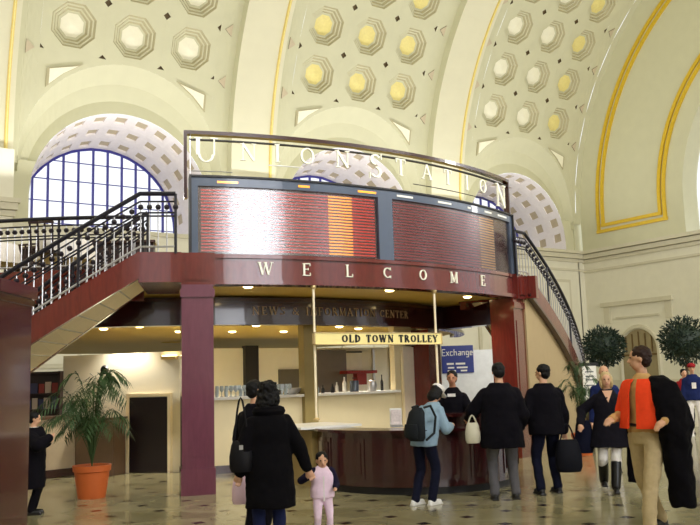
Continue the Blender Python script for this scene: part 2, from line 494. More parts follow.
# ------------------------------------------------------------------ long wall with lunettes
mb = MB()
SILL = 9.95
def zsill(k): return 9.1 if k <= 0 else 9.9
for bay in range(-1, 3):
    c = SC0 + bay * SPC
    zc1, r1, zc2, r2 = 10.5, 4.5, 10.0, 4.2
    sill = zsill(bay)
    # wall on each side of the opening between pier edge and soffit edge, z from sill..12.1
    n_ = 10
    for sg in (-1, 1):
        for j in range(n_):
            z0 = sill + (ZA - sill) * j / n_; z1 = sill + (ZA - sill) * (j + 1) / n_
            def xr(z):
                return r1 if z <= zc1 else math.sqrt(max(0, r1 * r1 - (z - zc1) ** 2))
            mb.quad((c + sg * xr(z0), D + .25, z0), (c + sg * 5.4, D + .25, z0), (c + sg * 5.4, D + .25, z1), (c + sg * xr(z1), D + .25, z1), VAULT)
        # side of the raised spring of the lunette
        mb.quad((c + sg * 5.1, D + .3, 11.5), (c + sg * 5.1, D - .05, 11.5), (c + sg * 5.1, D - .05, 12.2), (c + sg * 5.1, D + .3, 12.2), VAULT)
    # soffit with coffers
    NA, NB = 13, 3
    def S(a, f, dep=0.0):
        # a -> angle param, f -> 0..1 depth of the reveal
        r = r1 + (r2 - r1) * f + dep; zc = zc1 + (zc2 - zc1) * f
        return (c + r * math.cos(a), D + .25 + 4.0 * f, zc + r * math.sin(a))
    for i in range(NA):
        a0 = PI * i / NA; a1 = PI * (i + 1) / NA
        for j in range(NB):
            f0 = j / NB; f1 = (j + 1) / NB
            m_a, m_f = (a1 - a0) * .24, (f1 - f0) * .27
            o = [(a0, f0), (a1, f0), (a1, f1), (a0, f1)]
            q = [(a0 + m_a, f0 + m_f), (a1 - m_a, f0 + m_f), (a1 - m_a, f1 - m_f), (a0 + m_a, f1 - m_f)]
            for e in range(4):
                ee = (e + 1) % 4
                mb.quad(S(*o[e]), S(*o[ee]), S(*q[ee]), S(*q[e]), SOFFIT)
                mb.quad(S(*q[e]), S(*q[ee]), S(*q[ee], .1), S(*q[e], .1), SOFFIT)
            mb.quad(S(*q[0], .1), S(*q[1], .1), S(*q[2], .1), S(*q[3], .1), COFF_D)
    for sg in (-1, 1):     # jambs below the springing
        mb.quad((c + sg * r1, D + .25, sill), (c + sg * r2, D + 4.25, sill), (c + sg * r2, D + 4.25, zc2), (c + sg * r1, D + .25, zc1), SOFFIT)
    mb.quad((c - 5.4, D - .1, sill), (c + 5.4, D - .1, sill), (c + r2, D + 4.3, sill), (c - r2, D + 4.3, sill), STONE2)
    mb.quad((c - 5.4, D, 0), (c + 5.4, D, 0), (c + 5.4, D, sill), (c - 5.4, D, sill), STONE)
# piers between the bays
for k in range(-2, 2):
    c = SC0 + k * SPC
    mb.box((c + 6.7, D - .2, 6.1), (2.6, 1.3, 12.3), STONE)
    for z, h_, pr in ((9.3, .25, .15), (9.6, .3, .3), (9.85, .2, .45), (8.6, .15, .1), (.5, 1.0, .15)):
        mb.box((c + 6.7, D - .2 - pr / 2, z), (2.6 + pr, 1.3 + pr, h_), STONE2)
    if k >= 0:
        pass
for c, w in ((SC0 + SPC, 10.8), (SC0 + 2 * SPC, 11.8)):
    for z, h_, pr in ((9.25, .2, .12), (9.55, .3, .28), (9.82, .2, .42), (8.6, .15, .08), (.5, 1.0, .1)):
        mb.box((c + (w - 10.8) / 2, D - pr / 2, z), (w, pr, h_), STONE2)
c = SC0
for z, h_, pr in ((9.0, .2, .12), (8.0, .3, .15), (.5, 1.0, .1)):
    mb.box((c, D - pr / 2, z), (10.8, pr, h_), STONE2)
mb.box((45.8, D + .2, 4.95), (.8, .4, 9.9), STONE); mb.box((45.8, D + .35, 11.3), (.8, .4, 2.8), VAULT)
# pilasters and panels on the lower wall
for bay in range(0, 3):
    c = SC0 + bay * SPC
    for dx in (-3.2, 0, 3.2):
        mb.box((c + dx, D - .06, 5.2), (2.2, .12, 5.4), STONE2)
        mb.box((c + dx, D - .1, 5.2), (1.8, .1, 5.0), STONE)
wb = struct(mb.build('wall_back', fix=False))

# lunette windows
def lunette(name, c, sill):
    e = bpy.data.objects.new(name, None); COL.objects.link(e); struct(e); e.location = (c, D + 4.2, sill)
    r, zc = 4.25, 10.0
    mbf = MB()
    pts = [(c + (r - .08) * math.cos(PI * j / 24), D + 4.2, zc + (r - .08) * math.sin(PI * j / 24)) for j in range(25)]
    mbf.tube([(c + r - .08, D + 4.2, sill)] + pts + [(c - r + .08, D + 4.2, sill)], .09, NAVY, 6)
    for j in range(1, 11):
        x = -r + 2 * r * j / 11
        h_ = math.sqrt(max(.01, r * r - x * x))
        w = .11
        mbf.box((c + x, D + 4.2, (sill + zc + h_) / 2), (w, .12, zc + h_ - sill), NAVY)
    for z in (10.0, 11.15, 12.3, 13.3):
        hw = math.sqrt(max(.01, r * r - (z - zc) ** 2))
        mbf.box((c, D + 4.2, z), (2 * hw, .05, .05), NAVY)
    o = mbf.build('window_frame'); o.parent = e; o.matrix_parent_inverse = Matrix.Translation(-e.location)
    mg = MB(); GL_ = MATS.get('window_glass') or mk_glass('window_glass')
    vs = [(c - r, D + 4.24, sill), (c + r, D + 4.24, sill)] + [(x, D + 4.24, z) for x, _, z in [(c + r * math.cos(PI * j / 24), 0, zc + r * math.sin(PI * j / 24)) for j in range(25)]]
    mg.add(vs, [tuple(range(len(vs)))], GL_)
    o = mg.build('pane'); o.parent = e; o.matrix_parent_inverse = Matrix.Translation(-e.location)
def mk_glass(name, tint=(1, 1, 1, 1), rough=.05, ior=1.35):
    m = bpy.data.materials.new(name); m.use_nodes = True; nt = m.node_tree
    for n in list(nt.nodes): nt.nodes.remove(n)
    o = nt.nodes.new('ShaderNodeOutputMaterial'); t = nt.nodes.new('ShaderNodeBsdfTransparent'); t.inputs[0].default_value = tint
    g = nt.nodes.new('ShaderNodeBsdfGlossy'); g.inputs['Roughness'].default_value = rough
    fr = nt.nodes.new('ShaderNodeFresnel'); fr.inputs[0].default_value = ior
    x = nt.nodes.new('ShaderNodeMixShader')
    nt.links.new(fr.outputs[0], x.inputs[0]); nt.links.new(t.outputs[0], x.inputs[1]); nt.links.new(g.outputs[0], x.inputs[2]); nt.links.new(x.outputs[0], o.inputs[0])
    MATS[name] = m
    return m
for n_, k in ((1, 0), (2, 1), (3, 2), (4, -1)):
    lunette('window_%d' % n_, SC0 + k * SPC, zsill(k))

# ------------------------------------------------------------------ end wall
mb = MB()
S0 = 46.0; CV = D - VR
def E(r, a, off=0.0): return (S0 - off, CV + r * math.cos(a), ZS + r * math.sin(a))
n_ = 60
ra = 9.7
for j in range(n_):
    a0, a1 = PI * j / n_, PI * (j + 1) / n_
    mb.quad(E(ra, a0), E(ra, a1), E(VR + .1, a1), E(VR + .1, a0), VAULT)
    mb.quad(E(ra, a0), E(ra, a1), (S0 + 1.5,) + E(ra, a1)[1:], (S0 + 1.5,) + E(ra, a0)[1:], VAULT)
for sg in (-1, 1):
    mb.quad((S0, CV + sg * ra, 9.9), (S0, CV + sg * VR, 9.9), (S0, CV + sg * VR, ZS), (S0, CV + sg * ra, ZS), VAULT)
    mb.quad((S0, CV + sg * ra, 9.9), (S0 + 1.5, CV + sg * ra, 9.9), (S0 + 1.5, CV + sg * ra, ZS), (S0, CV + sg * ra, ZS), VAULT)
mb.quad((S0, CV - VR, 0), (S0, CV + VR, 0), (S0, CV + VR, 9.9), (S0, CV - VR, 9.9), STONE)
for z, h_, pr in ((9.2, .22, .15), (9.5, .3, .35), (9.8, .22, .55), (8.5, .16, .12), (.5, 1.0, .12)):
    mb.box((S0 - pr / 2, CV, z), (pr, 2 * VR, h_), STONE2)
# blind panel, string mould and arched doorway below
for vc in (35.3, 26.8):
    mb.box((S0 - .12, vc, 6.05), (.24, 5.6, .28), STONE2)
    mb.box((S0 - .05, vc - 2.4, 5.35), (.1, .5, 1.1), STONE2)
    mb.box((S0 - .05, vc + 2.4, 5.35), (.1, .5, 1.1), STONE2)
    mb.box((S0 - .05, vc, 5.1), (.1, 3.4, .12), STONE2)
    pts = [(S0 - .08, vc + 1.5 * math.cos(PI * j / 16), 2.9 + 1.5 * math.sin(PI * j / 16)) for j in range(17)]
    mb.tube([(S0 - .08, vc + 1.5, .01)] + pts + [(S0 - .08, vc - 1.5, .01)], .16, STONE2, 6)
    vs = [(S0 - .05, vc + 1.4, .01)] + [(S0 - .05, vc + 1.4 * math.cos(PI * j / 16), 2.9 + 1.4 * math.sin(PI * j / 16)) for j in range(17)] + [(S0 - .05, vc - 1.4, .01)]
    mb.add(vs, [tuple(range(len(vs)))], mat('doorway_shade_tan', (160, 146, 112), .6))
    for y in (-1.0, -.5, 0, .5, 1.0):
        mb.box((S0 - .1, vc + y, 3.3), (.06, .07, 1.6 - abs(y) * .5), BRASSGR)
    mb.box((S0 - .1, vc, 2.6), (.08, 2.8, .12), BRASSGR)
struct(mb.build('wall_right', fix=False))
mb = MB()
def ringtrim(r0, r1, a0, a1, n_=50):
    for j in range(n_):
        b0 = a0 + (a1 - a0) * j / n_; b1 = a0 + (a1 - a0) * (j + 1) / n_
        A = [E(r0, b0), E(r1, b0), E(r1, b1), E(r0, b1)]; B = [E(r0, b0, .12), E(r1, b0, .12), E(r1, b1, .12), E(r0, b1, .12)]
        mb.hexa(A + B, GOLD)
for sgn in (1, -1):
    pass
for r in (16.35, 15.95, 11.05, 11.4):
    ringtrim(r - .11, r + .11, 0, PI)
for sg in (-1, 1):
    for r in (16.35, 15.95, 11.05, 11.4):
        zb = 11.1 if r in (16.35, 11.05) else 11.5; mb.box((S0 - .06, CV + sg * r, (zb + ZS) / 2), (.12, .22, ZS - zb), GOLD)
    for z in (11.1, 11.5):
        mb.box((S0 - .07, CV + sg * 13.7, z), (.15, 5.6 if z < 11.3 else 4.8, .22), GOLD)
struct(mb.build('trim_1'))
# far window of the end wall
e = bpy.data.objects.new('window_5', None); COL.objects.link(e); e.location = (S0 + 1.4, CV, 9.9); struct(e)
mg = MB()
vs = [(S0 + 1.4, CV + ra, 9.9), (S0 + 1.4, CV - ra, 9.9)] + [(S0 + 1.4, CV - ra * math.cos(PI * j / 30), ZS + ra * math.sin(PI * j / 30)) for j in range(31)]
mg.add(vs, [tuple(range(len(vs)))], MATS['window_glass'])
o = mg.build('pane'); o.parent = e; o.matrix_parent_inverse = Matrix.Translation(-e.location)
mf = MB()
for j in range(1, 8):
    y = -ra + 2 * ra * j / 8; mf.box((S0 + 1.35, CV + y, (9.9 + ZS + math.sqrt(ra * ra - y * y)) / 2), (.15, .3, ZS + math.sqrt(ra * ra - y * y) - 9.9), STONE2)
o = mf.build('window_frame'); o.parent = e; o.matrix_parent_inverse = Matrix.Translation(-e.location)

# entrance front behind the camera: its tall windows throw the glare on board and floor
mb = MB()
FV = -9.0
WINS = [(-6, 2.2), (5.6, 2.9), (15.0, 2.2), (24.5, 2.2), (34, 2.2)]
edges = [-12]
for c, hw in WINS: edges += [c - hw, c + hw]
edges.append(46)
for a, b2 in zip(edges[::2], edges[1::2]):
    mb.box(((a + b2) / 2, FV, 8.8), (b2 - a, .6, 17.6), STONE)
for c, hw in WINS:
    mb.box((c, FV, 1.2), (2 * hw, .6, 2.4), STONE); mb.box((c, FV, 14.4), (2 * hw, .6, 6.4), STONE)
struct(mb.build('wall_front'))
mb = MB(); mb.box((17, -2.2, 17.6), (62, 13.4, .3), VAULT); struct(mb.build('ceiling'))
mb = MB(); mb.box((-12.2, 15, 15), (.4, 50, 30), STONE); struct(mb.build('wall_left'))
DAY = mat('daylit_frosted_glass', (240, 240, 245), .4, emit=(245, 248, 255), estr=DAYSTR)
DAY2 = mat('dimmed_frosted_glass', (240, 240, 245), .4, emit=(245, 248, 255), estr=1.2)  # same glass with its glow turned down so only one window glares
for i, (c, hw) in enumerate(WINS):
    mb = MB(); mb.box((c, FV, 6.8), (2 * hw, .04, 8.8), DAY if i == 1 else DAY2)
    for x in (-hw / 2, 0, hw / 2): mb.box((c + x, FV + .06, 6.8), (.12, .1, 8.8), NAVY)
    struct(mb.build('window_%d' % (6 + i)))
# ------------------------------------------------------------------ the round cafe pavilion
MAH = wood('mahogany', (112, 34, 24), (88, 22, 16))
MAHD = wood('dark_mahogany', (60, 16, 16), (42, 10, 10))
MAHK = wood('deep_plum_mahogany', (78, 22, 38), (64, 16, 30))
MAH_SKY = wood('sky_tinted_mahogany', (108, 48, 68), (92, 36, 56), .35)  # purple of the reflected sky put into the wood colour
CREAM = mat('cream_plaster', (226, 212, 172), .5, var=.04)
CREAMD = mat('tan_plaster', (248, 232, 192), .6, var=.05)
OLIVE = mat('olive_gold_ceiling', (206, 174, 78), .45, var=.1, scale=2)
GOLDL = mat('gilded_letter', (240, 206, 120), .3, metal=.3, emit=(240, 200, 110), estr=.0)
LETW = mat('ivory_letter', (255, 250, 226), .3)
IRON = mat('black_wrought_iron', (24, 22, 34), .35)
STEEL = mat('brushed_nickel', (196, 194, 196), .3, metal=.7)
SLATE = mat('slate_blue_metal', (72, 84, 104), .3, coat=.6)
BRASS = mat('polished_brass', (232, 206, 150), .25, metal=.6)
BLACK = mat('matt_black', (16, 14, 18), .5)
LAMP = mat('downlight_lens', (255, 244, 214), .4, emit=(255, 226, 160), estr=9)
WHITE = mat('white_enamel', (236, 234, 226), .4)

PC = (8.3, 20.9)
WEL_A = [-13.08, -9.03, -4.45, 0.0, 4.78, 9.52, 14.85]
BM0, BM1 = -.47, 1.34
LPA = R(-49.5)
OLA0, OLA1 = -1.69, .59
SIGN_L = [('U', -18.52, .42, 5.01), ('N', -14.5, .28, 5.09), ('I', -11.62, .29, 5.1), ('O', -8.5, .30, 5.09), ('N', -4.64, .29, 5.1), ('S', -.69, .46, 4.97),
          ('T', 2.59, .3, 5.09), ('A', 6.32, .27, 5.1), ('T', 9.69, .28, 5.08), ('I', 13.14, .28, 5.06), ('O', 16.47, .29, 5.07), ('N', 20.9, .46, 4.91)]
def P(a, r, z): return (PC[0] + r * math.sin(R(a)), PC[1] - r * math.cos(R(a)), z)

deck = thing('pavilion_deck', 'round upper cafe deck with olive gold ceiling carried on mahogany columns', 'deck', P(0, 0, 3.3))
def dpart(mb, name, parent, smooth=False):
    return mb.build(name, parent, smooth)
mb = MB(); mb.sector(P, -20.5, 24.0, 0.5, 9.4, 3.14, 3.48, OLIVE, 24); mb.sector(P, 24.0, 339.5, .5, 8.2, 3.14, 3.48, OLIVE, 60)
dpart(mb, 'deck_slab', deck)
mb = MB()
mb.sector(P, 24.8, 335.2, 8.2, 8.34, 2.98, 3.52, MAH, 90)
mb.sector(P, -24.5, -20.9, 8.2, 9.9, 3.1, 3.55, MAH, 4); mb.sector(P, 24.4, 25.2, 8.2, 9.9, 3.1, 3.55, MAH, 2)
dpart(mb, 'rim_fascia', deck)
for a, r in ((-14, 9.0), (3, 9.0), (18, 8.9)):
    mb = MB(); mb.lathe([(.08, 0), (.08, -.015), (.05, -.03)], P(a, r, 3.14), LAMP, 12)
    dpart(mb, 'downlight', deck)

beam = thing('welcome_fascia_beam', 'curved mahogany fascia beam spelling WELCOME in gold below the departure boards', 'beam', P(0, 9.6, 3.1))
mb = MB()
mb.sector(P, -20.4, 24.2, 9.3, 9.56, 3.14, 3.54, MAH, 40)
mb.sector(P, -20.4, 24.2, 9.3, 9.62, 3.10, 3.17, MAH, 40)
mb.sector(P, -20.4, 24.2, 9.3, 9.60, 3.51, 3.57, MAH, 40)
dpart(mb, 'beam', beam)
for a0, a1 in ((-20.9, -17.9), (22.3, 25.2)):
    mb = MB()
    mb.sector(P, a0, a1, 9.25, 9.66, 3.08, 3.58, MAH, 3)
    mb.sector(P, a0 + .4, a1 - .4, 9.25, 9.69, 3.16, 3.50, MAH, 3)
    dpart(mb, 'end_block', beam)
def arc_put(r, a_at, z0):
    return lambda x, z, d: P(a_at + math.degrees(x / r), r + d, z0 + z)
# centre angles of letters measured along the front
def letters(word, angs, r, z0, size, mt, parent, heavy=1.0, th=.02):
    for ch, a in zip(word, angs):
        w = GL[ch][0] * size
        mb = MB(); glyph(mb, ch, arc_put(r, a - math.degrees(w / 2 / r), z0), size, mt, 0, heavy, th)
        dpart(mb, 'letter', parent)
letters('WELCOME', WEL_A, 9.562, 3.255, .2, LETW, beam, 1.0, .025)

board = thing('departure_board', 'curved double departure board with red and amber rows in slate blue housing', 'board', P(0, 9.4, 3.55))
mb = MB()
mb.sector(P, -19.9, 23.9, 9.2, 9.40, 3.58, 4.80, SLATE, 40)
mb.sector(P, -19.9, 23.9, 9.3, 9.50, 4.66, 4.81, SLATE, 40)
for a0, a1 in ((-19.9, -19.3), (BM0, BM1), (23.2, 23.9)):
    mb.sector(P, a0, a1, 9.3, 9.50, 3.58, 4.80, SLATE, 3)
dpart(mb, 'housing', board)
mb = MB(); mb.sector(P, -20.1, -19.9, 9.2, 9.54, 3.58, 4.83, BLACK, 2); mb.sector(P, 23.9, 24.1, 9.2, 9.54, 3.58, 4.83, BLACK, 2)
mb.sector(P, -20.1, 24.1, 9.2, 9.53, 4.80, 4.83, BLACK, 40)
dpart(mb, 'edge_frame', board)
def disp(n, rgb, e):
    m = mat(n, rgb, .25, coat=1.0, coat_rough=.17, emit=rgb, estr=e, var=.1, scale=14); m.node_tree.nodes['Principled BSDF'].inputs['Coat IOR'].default_value = 2.1; return m
DRED = disp('display_dark_red', (84, 22, 24), .1); ROW = disp('display_row_red', (190, 50, 46), .5)
AMB = disp('display_row_amber', (240, 150, 34), 1.1); PNK = disp('display_row_maroon', (150, 50, 50), .34); RED2 = disp('display_row_vermilion', (196, 46, 28), .6)
DPUR = disp('display_plum', (92, 36, 46), .12)
rnd = random.Random(3)
COLS_L = [(-19.0, -16.4, ROW, 1), (-16.4, -10.8, ROW, 1), (-10.8, -6.2, ROW, 1), (-6.15, -3.43, AMB, 0), (-3.4, -.7, RED2, 1)]
COLS_R = [(1.7, 5.0, PNK, 1), (5.0, 16.0, PNK, 1), (16.1, 19.4, mat('display_row_ochre', (190, 128, 58), .3, coat=.8, emit=(190, 128, 58), estr=.3), 0)]
HDR = {'l': [(-17.5, -15.5), (-9.5, -8.3), (-2.9, -.7)], 'r': [(2, 4.2), (8, 10.2), (13.2, 13.8), (16.7, 18.3), (19.9, 22.3)]}
def screen(a0, a1, back, cols, name):
    mb = MB(); mb.sector(P, a0, a1, 9.38, 9.43, 3.58, 4.66, back, 24); s = dpart(mb, 'screen', board)
    mb = MB(); N = 20
    for i in range(N):
        z = 3.635 + i * .0505
        for (c0, c1, mt, br) in cols:
            a = c0
            while a < c1 - .05:
                w = min(c1 - a, rnd.uniform(2.5, 6) if br else c1 - a)
                if w > .1: mb.sector(P, a, a + w, 9.43, 9.437, z, z + .026, mt, 2)
                a += w + (.08 if br else 0)
    dpart(mb, 'text_row', s)
    for (c0, c1) in HDR[name]:
        a = c0; mb = MB()
        while a < c1:
            w = rnd.uniform(.12, .3); mb.sector(P, a, min(c1, a + w), 9.50, 9.506, 4.71, 4.745, WHITE if name == 'r' else AMB, 1); a += w + .01
        dpart(mb, 'header_word', s)
screen(-19.3, BM0 - .05, DRED, COLS_L, 'l')
screen(BM1 + .05, 23.2, DPUR, COLS_R, 'r')

BG = mk_glass('board_cover_glass', (1, 1, 1, 1), .22, 1.95)
for a0, a1 in ((-19.3, BM0), (BM1, 23.2)):
    mb = MB(); n = 40; vs = []
    for i in range(n + 1):
        a = a0 + (a1 - a0) * i / n; vs += [P(a, 9.46, 3.6), P(a, 9.46, 4.66)]
    mb.add(vs, [(2 * i, 2 * i + 2, 2 * i + 3, 2 * i + 1) for i in range(n)], BG)
    o = mb.build('cover_glass', board, True, False)
sign = thing('station_name_sign', 'open framed arc sign reading UNION STATION in pale letters above the boards', 'sign', P(0, 9.5, 4.8))
mb = MB()
def arcpts(a0, a1, r, z, n=40): return [P(a0 + (a1 - a0) * i / n, r, z) for i in range(n + 1)]
zt = 5.51
mb.sector(P, -20.4, 23.2, 9.42, 9.54, zt - .035, zt + .025, MAHD, 50)
mb.sector(P, -20.1, 23.0, 9.45, 9.51, zt - .12, zt - .10, BLACK, 50)
mb.sector(P, -20.6, -20.3, 9.42, 9.54, 4.45, zt + .025, MAHD, 2); mb.sector(P, 22.9, 23.2, 9.42, 9.54, 4.83, zt + .025, MAHD, 2)
mb.sector(P, -20.05, -19.95, 9.45, 9.5, 4.83, zt, STEEL, 2)
dpart(mb, 'frame', sign)
for a0, a1, z, r_, m_ in ((4.5, 19.5, 4.99, .008, IRON), (-12.5, -9, 5.05, .011, WHITE), (-19.9, -16, 4.90, .008, STEEL)):
    mb = MB(); mb.tube(arcpts(a0, a1, 9.47, z), r_, m_, 6); dpart(mb, 'support_rod', sign)
for ch, a, sz, z0 in SIGN_L:
    w = GL[ch][0] * sz
    mb = MB(); glyph(mb, ch, arc_put(9.50, a - math.degrees(w / 2 / 9.5), z0), sz, LETW, 0, 1.0, .03)
    dpart(mb, 'letter', sign)

# columns -----------------------------------------------------------
def column(a, mt, label, r=9.42, w=.5, d=.5):
    c = P(a, r, 0)
    t = thing('support_column', label, 'column', c, R(a))
    mb = MB(); mb.box((0, 0, 1.57), (w, d, 3.02), mt); mb.box((0, -d / 2, 2.95), (w + .04, .06, .12), mt)
    lpart(mb, 'shaft', t)
    mb = MB(); mb.box((0, 0, .19), (w + .03, d + .03, .38), mt); lpart(mb, 'plinth', t)
    mb = MB(); mb.box((0, -d / 2 - .006, 1.6), (w * .62, .012, 2.1), mt); lpart(mb, 'panel', t)
    return t
column(-19.5, MAH_SKY, 'sky tinted mahogany column at the left end of the welcome beam', 9.52, .47, .47)
column(22.9, MAH, 'red mahogany column at the right end of the welcome beam', 9.36, .52, .5)
inner = thing('inner_column', 'red mahogany column standing behind the trolley sign and clerk', 'column', P(27.5, 7.15, 0), R(27))
mb = MB(); mb.box((0, 0, 1.31), (.62, .5, 2.61), MAH); lpart(mb, 'shaft', inner)
mb = MB(); mb.box((0, 0, .15), (.68, .56, .3), MAHD); lpart(mb, 'plinth', inner)

# inner fascia ------------------------------------------------------
fas = thing('news_fascia', 'dark mahogany inner fascia lettered NEWS & INFORMATION CENTER behind the welcome beam', 'fascia', P(0, 7.5, 2.6))
mb = MB(); mb.sector(P, -60, 60, 7.31, 7.5, 2.66, 3.11, MAHD, 60); mb.sector(P, -60, 60, 7.31, 7.56, 2.62, 2.68, MAHD, 60); mb.sector(P, -60, 60, 7.31, 7.55, 3.03, 3.11, MAHD, 60)
dpart(mb, 'fascia_band', fas)
mb = MB(); mb.hexa([P(34, 7.4, 2.64), P(30, 7.5, 2.64), P(24.5, 9.3, 2.64), P(26, 9.3, 2.64), P(34, 7.4, 3.11), P(30, 7.5, 3.11), P(24.5, 9.3, 3.11), P(26, 9.3, 3.11)], MAHD); dpart(mb, 'cross_beam', fas)
txt = 'NEWS & INFORMATION CENTER'; a = -10.9
FL = mat('dull_gold_letter', (176, 150, 110), .4, metal=.2)
for ch in txt:
    if ch != ' ':
        mb = MB(); w = GL[ch][0] * .15; glyph(mb, ch, arc_put(7.505, a, 2.80), .15, FL, 0, .9, .012); dpart(mb, 'letter', fas)
    a += math.degrees((GL[ch][0] * .15 + .03) / 7.5)
# inner ceiling
ic = thing('inner_ceiling', 'olive gold ceiling with recessed downlights inside the pavilion core', 'ceiling panel', P(0, 0, 2.75))
mb = MB(); mb.sector(P, 0, 360, .3, 7.3, 2.70, 2.76, OLIVE, 60); dpart(mb, 'ceiling_panel', ic)
for a, r in ((-16, 6.3), (-7, 6.3), (2, 6.4), (11, 6.3), (-27, 6.4), (-34, 6.0), (-20, 4.6), (-5, 4.4), (10, 4.6), (20, 6.0)):
    mb = MB(); mb.lathe([(.08, 0), (.08, -.015), (.05, -.03)], P(a, r, 2.70), LAMP, 12); dpart(mb, 'downlight', ic)

# cafe bar with glasses ---------------------------------------------
bar = thing('bar_counter', 'curved cream bar counter with pale ledge running behind the couple in black', 'counter', P(-5, 7.2, 0))
mb = MB(); mb.sector(P, -20, 19.4, 6.6, 7.0, .0, 1.30, CREAM, 40); dpart(mb, 'front_panel', bar)
mb = MB(); mb.sector(P, -20, 19.4, 6.5, 7.1, 1.30, 1.35, WHITE, 40); dpart(mb, 'ledge', bar)
mb = MB(); mb.sector(P, -20, 19.4, 6.9, 7.02, .0, .14, MAHD, 40); dpart(mb, 'kickboard', bar)
pil = thing('olive_pilaster', 'narrow olive upright between the two glazed bays above the bar', 'pilaster', P(-.5, 7.05, 0))
OLV = mat('olive_paint', (150, 132, 78), .5)
mb = MB(); mb.sector(P, OLA0, OLA1, 6.9, 7.12, 0, 2.66, OLV, 2); dpart(mb, 'shaft', pil)
mb = MB(); mb.sector(P, OLA0 - .1, OLA1 + .1, 6.9, 7.15, 0, .15, OLV, 2); dpart(mb, 'base', pil)
# glasses along the ledge
GLS = mk_glass('drinking_glass', (.88, .92, .95, 1))
GLS2 = mat('frosted_drinking_glass', (170, 182, 190), .15, coat=1)
def make_glass(kind):
    t = thing('wine_glass' if kind == 0 else 'tumbler', 'x', 'glass')
    mb = MB()
    if kind == 0:
        mb.lathe([(.034, 0), (.034, .004), (.006, .01), (.005, .08), (.02, .1), (.038, .13), (.036, .17), (.03, .2)], (0, 0, 0), GLS2, 10)
    else:
        mb.lathe([(.03, 0), (.036, .06), (.038, .14), (.034, .14), (.028, .01)], (0, 0, 0), GLS2, 10)
    o = lpart(mb, 'glass_bowl', t, True)
    return t
g0 = make_glass(0); g1 = make_glass(1)
i = 0
first = {0: True, 1: True}
a = -15.2
while a < -3.0:
    for rr, off in ((6.98, 0), (6.74, .35)):
        k = 0 if (i % 5) else 1
        src = (g0, g1)[k]
        if first[k]: o = src; first[k] = False
        else: o = copy_tree(src)
        o.location = P(a + off, rr, 1.35)
        o['label'] = 'clear stemmed wine glass in the double row on the bar ledge' if k == 0 else 'clear straight tumbler in the double row on the bar ledge'
        o['group'] = 'glasses on the bar ledge'
        i += 1
    a += .72
# utensils, pots and bottles right of the pilaster
def bottle(a, r, h, rad, mt, label, cat='bottle', nm='bottle', prof=None):
    t = thing(nm, label, cat, P(a, r, 1.35), group=None)
    mb = MB(); mb.lathe(prof or [(rad, 0), (rad, h * .6), (rad * .4, h * .78), (rad * .35, h)], (0, 0, 0), mt, 12); lpart(mb, 'body', t, True)
    mb = MB(); mb.lathe([(rad * .42, h), (rad * .42, h * 1.06), (rad * .3, h * 1.08)], (0, 0, 0), BLACK, 10); lpart(mb, 'cap', t)
    return t
bottle(1.6, 6.9, .17, .04, GLS2, 'pale squat bottle right beside the brass pole on the bar ledge')
bottle(3.0, 6.85, .14, .035, BLACK, 'small black bottle second from the brass pole on the ledge')
bottle(4.6, 6.9, .16, .035, BLACK, 'black bottle in the middle of the ledge left of the canister')
bottle(6.2, 6.8, .2, .03, WHITE, 'slim white bottle beside the steel canister on the ledge')
bottle(9.3, 6.9, .26, .085, SLATE, 'broad slate coloured canister standing on the bar ledge', 'canister', 'canister', [(.09, 0), (.09, .2), (.085, .21), (.085, .22)])
bottle(8.6, 6.7, .3, .04, WHITE, 'tall white bottle behind the slate canister', 'bottle')
bottle(13.6, 6.9, .22, .09, STEEL, 'round steel urn at the right of the slate canister', 'urn', 'urn', [(.08, 0), (.1, .12), (.08, .2), (.05, .22)])
bottle(16.2, 6.9, .3, .03, BLACK, 'tall slim black bottle near the right end of the ledge')
bowl = thing('steel_bowl', 'wide shiny steel bowl on the ledge left of the brass pole', 'bowl', P(-2.6, 6.85, 1.35))
mb = MB(); mb.lathe([(.06, 0), (.14, .06), (.17, .12), (.16, .12), (.05, .02)], (0, 0, 0), STEEL, 20); lpart(mb, 'bowl_body', bowl, True)

# back of the core: grey panels, white cupboards, red shelf
bk = thing('back_partition', 'cream back partition wall behind the bar with grey and white panels', 'partition', (11.2, 18.95, 0), 0)
mb = MB(); mb.box((.3, 0, 1.22), (6.8, .15, 2.44), mat('ivory_panel', (240, 236, 220), .5, var=.04)); lpart(mb, 'wall_panel', bk)
mb = MB(); mb.box((-1.69, -.12, 1.25), (.36, .2, 2.5), BLACK); lpart(mb, 'dark_post', bk)
mb = MB(); mb.box((.62, -.1, 1.2), (1.05, .06, 2.36), mat('smoky_grey_panel', (112, 104, 100), .35)); lpart(mb, 'grey_panel', bk)
mb = MB(); mb.box((-.44, -.1, .95), (.9, .1, 1.9), mat('taupe_panel', (96, 90, 78), .5)); lpart(mb, 'taupe_panel', bk)
mb = MB(); mb.box((1.4, -.1, 2.07), (.5, .05, .46), WHITE); lpart(mb, 'notice_panel', bk)
mb = MB(); mb.box((1.4, -.12, 2.32), (.5, .05, .04), BLACK); lpart(mb, 'panel_rail', bk)
mb = MB(); mb.box((2.04, -.1, 1.6), (.06, .06, 1.6), STEEL); lpart(mb, 'upright', bk)
mb = MB(); mb.box((2.9, -.1, 1.22), (.6, .06, 2.4), mat('taupe_panel', (96, 90, 78), .5)); lpart(mb, 'taupe_panel', bk)
mb = MB(); mb.box((1.4, -.3, 1.78), (.95, .4, .08), mat('red_shelf_paint', (150, 38, 30), .4)); mb.box((1.45, -.3, 1.6), (.3, .2, .3), MATS['red_shelf_paint']); lpart(mb, 'red_shelf', bk)

